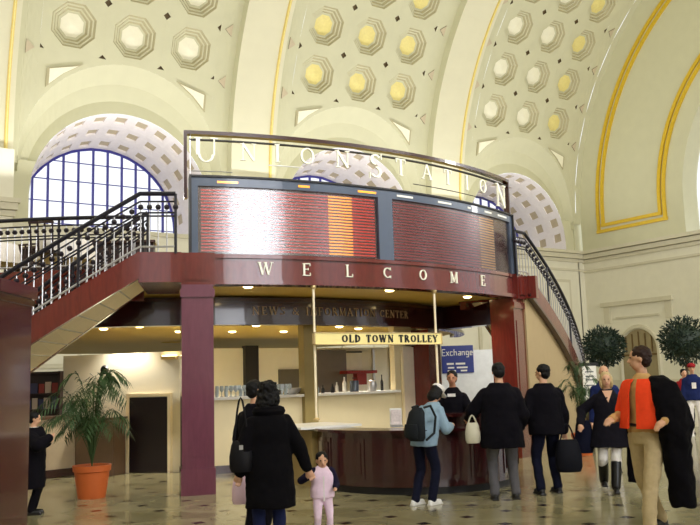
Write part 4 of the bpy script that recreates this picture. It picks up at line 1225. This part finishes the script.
# 10 man in orange vest
p10 = (7.16, 5.50)
w10 = person('tall man in open orange vest and khaki trousers, black coat over his arm', p10, rel(*p10, -142), 1.84, feet=((-.12, .22, 0), (.1, -.25, .03)), hands=((-.30, .12, 1.05), (.20, .24, 1.06)), hair='short', hairm=HAIRB, top=C_SHIRT, hem=.93, bottom=C_KHAKI, bulk=.0, yaw=R(-48), vox=.010)
m2 = MB(); m2.ell(w10['sh'][1], (.085,) * 3, C_ORANGE); m2.cap(w10['sh'][1], w10['sh'][1] + (w10['el'][1] - w10['sh'][1]) * .85, .085, .08, C_ORANGE); remesh(m2, 'orange_sleeve', w10['t'], .011, 3, .02)
t10 = w10['t']; k = w10['k']
def shell(mb, gaps, zs, mt, n=28, th=.02):
    for a0, a1 in gaps:
        for thk in (0,):
            vs = []; fs = []
            for z, rx, ry, cy in zs:
                for j in range(n + 1):
                    a = R(a0 + (a1 - a0) * j / n)
                    for q in (0, th): vs.append(((rx + q) * math.cos(a) * k, (cy + (ry + q) * math.sin(a)) * k, z * k))
            w_ = 2 * (n + 1)
            for i in range(len(zs) - 1):
                for j in range(n):
                    o = i * w_ + 2 * j
                    fs.append((o, o + 2, o + w_ + 2, o + w_)); fs.append((o + 1, o + w_ + 1, o + w_ + 3, o + 3))
                fs.append((i * w_, i * w_ + w_, i * w_ + w_ + 1, i * w_ + 1)); e_ = i * w_ + 2 * n
                fs.append((e_, e_ + 1, e_ + w_ + 1, e_ + w_))
            for j in range(n):
                fs.append((2 * j, 2 * j + 1, 2 * j + 3, 2 * j + 2)); o = (len(zs) - 1) * w_ + 2 * j; fs.append((o, o + 2, o + 3, o + 1))
            mb.add(vs, fs, mt)
mb = MB()
shell(mb, [(101, 439)], [(1.44, .10, .085, 0), (1.40, .19, .125, 0), (1.30, .215, .155, 0), (1.15, .215, .165, 0), (1.02, .235, .18, 0), (.98, .24, .185, 0)], C_ORANGE)
lpart(mb, 'orange_vest', t10, True)
mb = MB(); mb.tube([Vector((.178 * math.cos(a) * k, .127 * math.sin(a) * k, 1.01 * k)) for a in [i / 20 * 2 * PI for i in range(21)]], .02, BLACK, 8, False); lpart(mb, 'belt', t10)
# coat draped from his left shoulder over the arm down to the knee
mb = MB(); sx = -.26
mb.rings([((sx + .10) * k, -.02 * k, 1.46 * k, .07 * k, .08 * k), ((sx + .06) * k, -.03 * k, 1.40 * k, .13 * k, .13 * k), (sx * k, -.05 * k, 1.20 * k, .14 * k, .18 * k), ((sx - .02) * k, -.06 * k, 1.0 * k, .14 * k, .2 * k), (sx * k, -.08 * k, .8 * k, .12 * k, .15 * k), (sx * k, -.11 * k, .5 * k, .11 * k, .14 * k), ((sx + .01) * k, -.14 * k, .26 * k, .10 * k, .12 * k)], C_COAT, 20)
remesh(mb, 'draped_coat', t10, .012, 3, .05)
# 11, 12 far visitors
p11 = (18.75, 13.15)
person('distant visitor in red jacket left of the one in navy', p11, rel(*p11, 160), 1.60, top=C_RED, hem=.84, bottom=C_NAVY, hair='short', vox=.02, bulk=.03)
p12 = (18.15, 12.5)
w12 = person('distant visitor in navy jacket, dark red cap and white trousers', p12, rel(*p12, 172), 1.72, top=C_DBLUE, hem=.86, bottom=C_WHITE, shoe=SHOEW, hair='short', vox=.018, bulk=.04, feet=((-.1, .08, 0), (.1, -.1, 0)))
mb = MB(); H = w12['H']; mb.ell(H(0, 0, .07), (.1, .11, .07), C_RED, 14); mb.ell(H(0, .12, .05), (.07, .07, .012), C_RED, 10); remesh(mb, 'cap', w12['t'], .012, 1)
mb = MB(); mb.box(tuple(w12['V3'](0, .19, 1.22)), (.1, .01, .14), C_WHITE); lpart(mb, 'badge', w12['t'])
# 13 person behind the pier
p13 = (2.70, 11.62)
w13 = person('dark clothed youngster with white collar half hidden by the plum kiosk', p13, rel(*p13, 100), 1.30, hands=((-.2, .2, 1.2), (.2, .3, 1.3)), top=C_BLACK, hem=.45, bottom=C_BLACK, hair='short', bulk=.09, nod=R(10))
mb = MB(); mb.tube([w13['T'](w13['V3'](.09 * math.cos(a), .08 * math.sin(a), 1.47)) for a in [i / 12 * 2 * PI for i in range(13)]], .018, C_WHITE, 8, False); lpart(mb, 'collar', w13['t'])

# ------------------------------------------------------------------ bags
def bag(label, loc, rz, w, d, h, mt, strap, nm='shoulder_bag', cat='bag', buckle=None):
    t = thing(nm, label, cat, loc, rz)
    mb = MB(); mb.rings([(0, 0, -h / 2, w * .42, d * .4), (0, 0, -h * .35, w * .5, d * .5), (0, 0, 0, w * .5, d * .5), (0, 0, h * .35, w * .42, d * .38), (0, 0, h / 2, w * .34, d * .22)], mt, 16); lpart(mb, 'bag_body', t, True)
    if strap:
        mb = MB(); mb.tube([(-w * .3, 0, h * .4)] + [(-w * .3 + w * .6 * j / 8, 0, h * .4 + strap * math.sin(PI * j / 8)) for j in range(1, 8)] + [(w * .3, 0, h * .4)], .011, mt, 6); lpart(mb, 'strap', t)
    if buckle:
        mb = MB(); mb.box((0, -d * .5 - .004, h * .3), (.035, .012, .04), buckle); lpart(mb, 'buckle', t)
    return t
bag('black shoulder bag with silver buckle at the long coated woman\'s left side', (3.50, 7.14, .93), R(-27), .22, .14, .28, mat('black_bag_leather', (12, 10, 15), .6, spec=.25), .42, buckle=STEEL)
bag('pale pink plastic carrier bag hanging at the couple\'s left', (3.76, 7.70, .55), R(-27), .17, .1, .26, mat('pale_pink_plastic', (240, 206, 222), .35), .14, 'carrier_bag')
bag('crumpled white carrier bag hanging between the queue and the desk', (7.44, 8.40, .86), R(-30), .2, .12, .26, mat('white_plastic', (206, 200, 176), .4), .12, 'carrier_bag')
bag('bulky black travel bag hanging at the right hand man\'s hip', (8.74, 7.98, .50), R(-30), .36, .26, .42, mat('black_nylon', (14, 15, 24), .8, spec=.2), .25, 'travel_bag')
bag('folded dark coat bundle carried at the blond woman\'s right hand', (9.16, 8.06, .72), R(-30), .26, .18, .44, C_NAVY, 0, 'coat_bundle', 'coat')
bp = thing('backpack', 'dark grey backpack on the woman in the white cap', 'backpack', (6.57, 8.47, 1.02), w4['t'].rotation_euler.z)
mb = MB(); mb.rings([(0, 0, -.21, .11, .05), (0, 0, -.17, .135, .075), (0, -.01, 0, .14, .09), (0, .02, .14, .12, .07), (0, .04, .20, .07, .04)], mat('charcoal_nylon', (28, 32, 36), .8, spec=.2), 18); lpart(mb, 'pack_body', bp, True)
mb = MB(); mb.rings([(0, -.09, -.17, .10, .035), (0, -.1, -.1, .115, .045), (0, -.095, 0, .10, .035)], MATS['charcoal_nylon'], 14); lpart(mb, 'front_pocket', bp, True)
for sx in (-1, 1):
    mb = MB(); mb.tube([(sx * .1, .05, .2), (sx * .11, .16, .22), (sx * .12, .24, .08), (sx * .12, .2, -.12), (sx * .11, .06, -.2)], .016, MATS['charcoal_nylon'], 6); lpart(mb, 'shoulder_strap', bp)
# ------------------------------------------------------------------ plants
LEAF = mat('palm_leaf', (58, 84, 46), .5, var=.25, scale=20); LEAF2 = mat('dark_topiary_leaf', (26, 44, 30), .6, var=.3, scale=12); TERRA = mat('terracotta', (196, 96, 40), .6, var=.1); SOIL = mat('soil', (50, 38, 28), .9); BARK = mat('bark', (92, 74, 50), .8)
def palm(label, loc, H_, spread, pr, ph, nfr, seed, nleaf=22):
    rr = random.Random(seed)
    t = thing('potted_palm', label, 'plant', loc)
    mb = MB(); mb.lathe([(pr * .72, 0), (pr * .74, .02), (pr * .93, ph * .8), (pr * 1.0, ph * .82), (pr * 1.03, ph), (pr * .93, ph), (pr * .9, ph * .9)], (0, 0, 0), TERRA, 28); lpart(mb, 'pot', t, True)
    mb = MB(); mb.lathe([(.01, ph * .9), (pr * .92, ph * .92)], (0, 0, 0), SOIL, 20); lpart(mb, 'soil', t)
    mb = MB()
    for i in range(nfr):
        a = i * 2.4 + rr.random(); top = ph + (H_ - ph) * rr.uniform(.42, 1.0); out = spread * rr.uniform(.35, 1.0)
        if top > .9 * H_: out *= .6
        pts = []
        for j in range(nleaf + 1):
            f = j / nleaf
            x = out * f ** 1.5
            z = ph * .9 + (top - ph * .9) * (math.sin(min(1, f * 1.25) * PI / 2)) - (max(0, f - .62) ** 1.5) * out * 1.4
            pts.append(Vector((x * math.cos(a), x * math.sin(a), z)))
        mb.tube(pts, [.007 * (1 - .7 * j / nleaf) for j in range(nleaf + 1)], LEAF, 4)
        side = Vector((-math.sin(a), math.cos(a), 0))
        for j in range(int(nleaf * .35), nleaf + 1):
            f = j / nleaf; L_ = .24 * H_ / 1.8 * (1 - .6 * abs(f - .55))
            d = (pts[min(j + 1, nleaf)] - pts[max(0, j - 1)]).normalized()
            for sg in (-1, 1):
                dr = (side * sg * .8 + d * .75 + Vector((0, 0, rr.uniform(-.55, .05)))).normalized()
                p0 = pts[j]; p1 = p0 + dr * L_ * .5; p2 = p0 + dr * L_ + Vector((0, 0, -L_ * .3)); w = dr.cross(Vector((0, 0, 1))).normalized() * .011
                mb.add([p0, p1 + w, p2, p1 - w], [(0, 1, 2, 3)], LEAF)
    lpart(mb, 'fronds', t, fix=False)
    return t
palm('potted palm in orange terracotta pot left of the sky tinted column', (3.78, 12.66, 0), 1.9, .9, .27, .47, 44, 5)
palm('potted bamboo palm in orange pot beside the sand coloured stair wall', (12.98, 11.45, 0), 1.85, .5, .22, .42, 24, 9)
def topiary(label, loc, zc, r, seed):
    rr = random.Random(seed)
    t = thing('topiary_tree', label, 'tree', loc)
    mb = MB(); mb.lathe([(.26, 0), (.34, .45), (.36, .5), (.3, .5), (.28, .42)], (0, 0, 0), STONE2, 20); lpart(mb, 'planter', t, True)
    mb = MB(); mb.tube([(0, 0, .4), (.02, .01, 1.1), (0, 0, zc - r * .5)], .04, BARK, 8); lpart(mb, 'trunk', t, True)
    mb = MB()
    mb.ell((0, 0, zc), (r * .8, r * .8, r * .78), LEAF2, 16)
    for i in range(1500):
        u = rr.uniform(-1, 1); a = rr.uniform(0, 2 * PI); q = r * rr.uniform(.75, 1.05)
        n = Vector((math.sqrt(1 - u * u) * math.cos(a), math.sqrt(1 - u * u) * math.sin(a), u)); p = Vector((0, 0, zc)) + n * q
        d = (n + Vector((rr.uniform(-1, 1), rr.uniform(-1, 1), rr.uniform(-1, 1))) * .8).normalized(); s = d.cross(Vector((rr.uniform(-1, 1), rr.uniform(-1, 1), .3))).normalized() * .025
        mb.add([p, p + d * .06 + s, p + d * .13, p + d * .06 - s], [(0, 1, 2, 3)], LEAF2)
    lpart(mb, 'crown', t, fix=False)
topiary('round clipped indoor tree nearer the right staircase', (20.1, 16.7, 0), 2.32, .56, 2)
topiary('larger round clipped indoor tree nearer the right edge', (21.2, 14.75, 0), 2.38, .64, 4)

# ------------------------------------------------------------------ kiosks and furniture at the left
pk = thing('panelled_kiosk', 'tall plum mahogany panelled kiosk end at the left edge with white switch', 'kiosk', (1.36, 8.72, 0), R(-33.7))
mb = MB(); mb.box((0, 0, 1.25), (1.0, .8, 2.5), MAHK); lpart(mb, 'body', pk)
mb = MB(); mb.box((0, 0, 2.55), (1.08, .88, .12), MAHK); mb.box((0, 0, 2.45), (1.04, .84, .06), MAHD); lpart(mb, 'cornice', pk)
for x in (-.26, .2):
    mb = MB(); mb.box((x, -.405, 1.3), (.34, .02, 1.9), MAHD); mb.box((x, -.415, 1.3), (.26, .02, 1.8), MAHK); lpart(mb, 'front_panel', pk)
mb = MB(); mb.box((0, 0, .1), (1.06, .86, .2), MAHD); lpart(mb, 'plinth', pk)
mb = MB(); mb.box((.28, -.43, 1.24), (.045, .012, .05), WHITE); lpart(mb, 'switch', pk)
KB = R(-33.7)
kc = thing('service_counter', 'service counter with cream front and brown top half hidden by the kiosk', 'counter', (3.95, 16.15, 0), R(15))
mb = MB(); mb.box((0, 0, .54), (1.1, .5, 1.0), mat('putty_panel', (196, 178, 148), .5)); lpart(mb, 'front_panel', kc)
mb = MB(); mb.box((0, 0, 1.07), (1.16, .6, .05), mat('brown_top', (96, 70, 52), .3)); lpart(mb, 'top', kc)
mb = MB(); mb.box((0, -.26, .08), (1.1, .03, .14), MAHD); lpart(mb, 'kickboard', kc)
kd = thing('brown_cabinet', 'low brown cabinet behind the potted palm', 'cabinet', (5.65 - .649 * .98 - .2, 15.38 + .76 * .98 - .22, 0), R(-49.5))
BRN = mat('taupe_cabinet', (122, 98, 78), .5)
mb = MB(); mb.box((.1, 0, .5), (.8, .4, 1.0), BRN); lpart(mb, 'carcass', kd)
mb = MB(); mb.box((.1, 0, 1.02), (.85, .46, .04), MATS['brown_top']); lpart(mb, 'top', kd)
for x in (-.1, .3):
    mb = MB(); mb.box((x, -.205, .55), (.36, .015, .8), BRN); lpart(mb, 'door', kd)
sh_ = thing('dark_shelf_unit', 'dark shelf unit of magazines rising behind the service counter', 'shelf', (4.0, 17.1, 0), R(-33.7))
DK = mat('dark_shelf_wood', (46, 26, 28), .4)
mb = MB(); mb.box((0, .12, .98), (1.0, .04, 1.9), DK); mb.box((-.5, 0, .98), (.04, .3, 1.9), DK); mb.box((.5, 0, .98), (.04, .3, 1.9), DK); lpart(mb, 'carcass', sh_)
for z in (.1, .5, .9, 1.2, 1.5, 1.9):
    mb = MB(); mb.box((0, 0, z), (1.0, .28, .03), DK); lpart(mb, 'shelf_board', sh_)
rr = random.Random(11)
CM = [mat('magazine_red', (140, 50, 44), .5), mat('magazine_cream', (190, 170, 150), .5), mat('magazine_blue', (60, 60, 90), .5)]
for z in (1.215, 1.515):
    x = -.42
    while x < .42:
        h_ = rr.uniform(.16, .24); w_ = rr.uniform(.09, .14)
        mb = MB(); m_ = rr.choice(CM); mb.box((0, 0, h_ / 2), (w_, .03, h_), m_)
        o = mb.build('magazine'); o.rotation_euler = (0, 0, R(-33.7)); c = math.cos(R(-33.7)); s = math.sin(R(-33.7))
        o.location = (4.0 + x * c + .05 * s, 17.1 + x * s - .05 * c, z)
        nm = {'magazine_red': 'red', 'magazine_cream': 'cream', 'magazine_blue': 'blue grey'}[m_.name]
        tag(o, '%s magazine standing on the %s board of the dark shelf unit' % (nm, 'lower' if z < 1.3 else 'upper'), 'magazine', 'magazines on the dark shelf unit')
        x += w_ + .02

# exchange kiosk seen between the columns
ek = thing('exchange_kiosk', 'white currency booth with blue Exchange sign seen between the two red columns', 'kiosk', (17.75, 20.15, 0), R(-33.7))
mb = MB(); mb.box((.3, .35, 1.2), (2.2, .5, 2.4), mat('white_booth_panel', (238, 240, 244), .4)); lpart(mb, 'body', ek)
BLU = mat('royal_blue_sign', (28, 44, 128), .35)
mb = MB(); mb.box((-.28, .07, 2.12), (1.0, .04, .86), BLU); lpart(mb, 'sign_panel', ek)
mb = MB(); x = -.74
for ch in 'ECANE': pass
for i, (cx, cz, w_, h_) in enumerate([(-.52, 1.98, .22, .06), (-.2, 1.98, .3, .06), (-.5, 1.86, .2, .05), (-.15, 1.86, .34, .05), (-.48, 1.76, .26, .05), (-.1, 1.76, .2, .05)]):
    mb.box((cx, .045, cz), (w_, .01, h_), WHITE)
lpart(mb, 'small_print', ek)
mb = MB(); x = -.76
for pts in ():
    pass
def sm(mb, strokes, x, z, s, t):
    for x0, z0, x1, z1 in strokes:
        dx, dz = x1 - x0, z1 - z0; L = math.hypot(dx, dz); px, pz = -dz / L * t / 2, dx / L * t / 2
        c = [(x0 * s + px, z0 * s + pz), (x0 * s - px, z0 * s - pz), (x1 * s - px, z1 * s - pz), (x1 * s + px, z1 * s + pz)]
        mb.hexa([(x + a, .05, z + b) for a, b in c] + [(x + a, .035, z + b) for a, b in c], WHITE)
SMALL = {'E': [(0, 0, 0, 1.4), (0, 1.4, .7, 1.4), (0, .7, .55, .7), (0, 0, .7, 0)], 'x': [(0, 0, .6, .9), (0, .9, .6, 0)], 'c': [(.6, .8, .1, .9), (.1, .9, 0, .45), (0, .45, .1, 0), (.1, 0, .6, .1)],
 'h': [(0, 0, 0, 1.4), (0, .75, .5, .85), (.5, .85, .55, 0)], 'a': [(.1, .85, .55, .85), (.55, .85, .55, 0), (.55, .45, .05, .4), (.05, .4, .05, .05), (.05, .05, .55, .05)], 'n': [(0, 0, 0, .9), (0, .75, .5, .85), (.5, .85, .55, 0)],
 'g': [(.55, .85, .05, .85), (.05, .85, .05, .1), (.05, .1, .55, .1), (.55, .9, .55, -.4), (.55, -.4, .05, -.4)], 'e': [(0, .45, .55, .45), (.55, .45, .5, .85), (.5, .85, .05, .85), (.05, .85, 0, .05), (0, .05, .55, .05)]}
for ch in 'Exchange':
    mb = MB(); sm(mb, SMALL[ch], x, 2.24, .14, .022); lpart(mb, 'letter', ek); x += .125
# poster on a stand
ps = thing('poster_stand', 'slim white notice on a dark stand behind the blond woman', 'poster', (14.95, 12.88, 0), R(-45))
mb = MB(); mb.box((0, 0, 1.36), (.3, .02, .74), WHITE); lpart(mb, 'notice', ps)
mb = MB(); mb.box((0, .015, 1.76), (.4, .04, .08), BLACK); mb.box((0, .03, .7), (.04, .03, 2.1 - .7 + .02), BLACK); mb.box((0, .03, .02), (.4, .3, .04), BLACK); lpart(mb, 'stand', ps)
mb = MB()
for z in (1.6, 1.5, 1.42, 1.3, 1.2): mb.box((0, -.012, z), (.18, .004, .025), mat('print_grey', (90, 90, 100), .5))
lpart(mb, 'print', ps)

# cafe furniture up on the deck
dbar = thing('deck_bar', 'long dark curved bar counter on the upper cafe deck behind the tables', 'counter', P(-45, 4.8, 3.48))
mb = MB(); mb.sector(P, -66, -26, 4.6, 5.0, 3.48, 4.5, DK, 30); mb.build('front_panel', dbar)
mb = MB(); mb.sector(P, -66.5, -25.5, 4.5, 5.1, 4.5, 4.55, MAHD, 30); mb.build('top', dbar)
def cafe_set(a, r, seed):
    c = P(a, r, 3.48)
    t = thing('cafe_table', 'x', 'table', c, R(a))
    mb = MB(); mb.lathe([(.44, .74), (.45, .76), (.44, .77)], (0, 0, 0), WHITE, 24); lpart(mb, 'table_top', t)
    mb = MB(); mb.lathe([(.25, 0), (.25, .02), (.03, .05), (.03, .74)], (0, 0, 0), IRON, 12); lpart(mb, 'pedestal', t)
    mb = MB(); n = 32; vs = []; 
    for z, q in ((.775, .0), (.78, .46), (.6, .5), (.42, .53)):
        for j in range(n):
            b = 2 * PI * j / n; w_ = q * (1 + (.06 * math.sin(6 * b) if z < .7 else 0)); vs.append((w_ * math.cos(b), w_ * math.sin(b), z))
    fs = [(i * n + j, i * n + (j + 1) % n, (i + 1) * n + (j + 1) % n, (i + 1) * n + j) for i in range(3) for j in range(n)]
    mb.add(vs, fs, C_WHITE); cl = mb.build('tablecloth', None, True); cl.location = c; cl.rotation_euler = (0, 0, R(a))
    return t, cl
def chair0():
    t = thing('cafe_chair', 'x', 'chair')
    mb = MB(); mb.box((0, 0, .45), (.42, .42, .05), DK); lpart(mb, 'seat', t)
    mb = MB()
    for x in (-.19, -.06, .06, .19): mb.bar((x, -.2, .47), (x * 1.05, -.26, .95), .03, .02, DK)
    mb.bar((-.22, -.26, .95), (.22, -.26, .95), .05, .03, DK); lpart(mb, 'backrest', t)
    for x in (-.18, .18):
        for y in (-.18, .18):
            mb = MB(); mb.bar((x, y, .43), (x * 1.1, y * 1.1, 0), .035, .035, DK); lpart(mb, 'leg', t)
    return t
ch = chair0(); firstc = True
WH = [(-62, 7.0, 'nearest the left edge'), (-50, 6.9, 'second from the left edge'), (-38, 6.8, 'closest to the departure boards')]
for a, r, lab in WH:
    t, cl = cafe_set(a, r, 1)
    t['label'] = 'round cafe table on the upper deck, %s' % lab; t['group'] = 'cafe tables on the upper deck'
    tag(cl, 'white cloth on the deck cafe table %s' % lab, 'tablecloth', 'tablecloths on the upper deck')
    for da, dr, side in ((0, .78, 'front'), (0, -.78, 'back')):
        o = ch if firstc else copy_tree(ch); firstc = False
        o.location = P(a + da, r + dr, 3.48); o.rotation_euler = (0, 0, R(a) + (0 if dr > 0 else PI))
        o['label'] = 'dark cafe chair at the %s of the deck table %s' % (side, lab.replace('the edge of the photo', 'the edge')); o['group'] = 'cafe chairs on the upper deck'
# ------------------------------------------------------------------ light
w = bpy.data.worlds.new('sky'); SC.world = w; w.use_nodes = True
bg = w.node_tree.nodes['Background']; bg.inputs[0].default_value = (.93, .96, 1.0, 1); bg.inputs[1].default_value = 1.15
def area(name, loc, target, size, sizey, power, col=(1, .98, .94)):
    l = bpy.data.lights.new(name, 'AREA'); l.shape = 'RECTANGLE'; l.size = size; l.size_y = sizey; l.energy = power; l.color = col
    o = bpy.data.objects.new(name, l); COL.objects.link(o); o.location = loc
    o.rotation_euler = (Vector(target) - Vector(loc)).to_track_quat('-Z', 'Y').to_euler()
    return o
for i in range(4):      # cove uplights that wash the vault from the cornice of the entrance side
    area('cove_uplight', (2 + 13 * i, 2.0, 10.5), (8 + 13 * i, 36, 20), 8, .8, COVE)
for i in range(4):      # cove strips above the cornice of the long wall graze the coffers from below
    area('cornice_uplight', (-1 + 12 * i, D - 2.2, 10.3), (-1 + 12 * i, D - 7.5, 22), 11, .5, CORN)
for a, r in ((-14, 9.0), (3, 9.0), (18, 8.9)):
    l = bpy.data.lights.new('downlight_glow', 'SPOT'); l.energy = 60; l.color = (1, .82, .55); l.spot_size = R(110); l.spot_blend = .7; l.shadow_soft_size = .1
    o = bpy.data.objects.new('downlight_glow', l); COL.objects.link(o); o.location = P(a, r, 3.06)
for a, r in ((-16, 6.2), (-5, 5.4), (8, 5.4), (-30, 6.0), (22, 6.0)):
    l = bpy.data.lights.new('downlight_glow', 'SPOT'); l.energy = 260; l.color = (1, .93, .8); l.spot_size = R(130); l.spot_blend = .7; l.shadow_soft_size = .1
    o = bpy.data.objects.new('downlight_glow', l); COL.objects.link(o); o.location = P(a, r, 2.64)
SC.view_settings.view_transform = 'Standard'; SC.view_settings.look = 'None'; SC.view_settings.gamma = 1; SC.view_settings.exposure = EXPO
SC.view_settings.use_curve_mapping = False
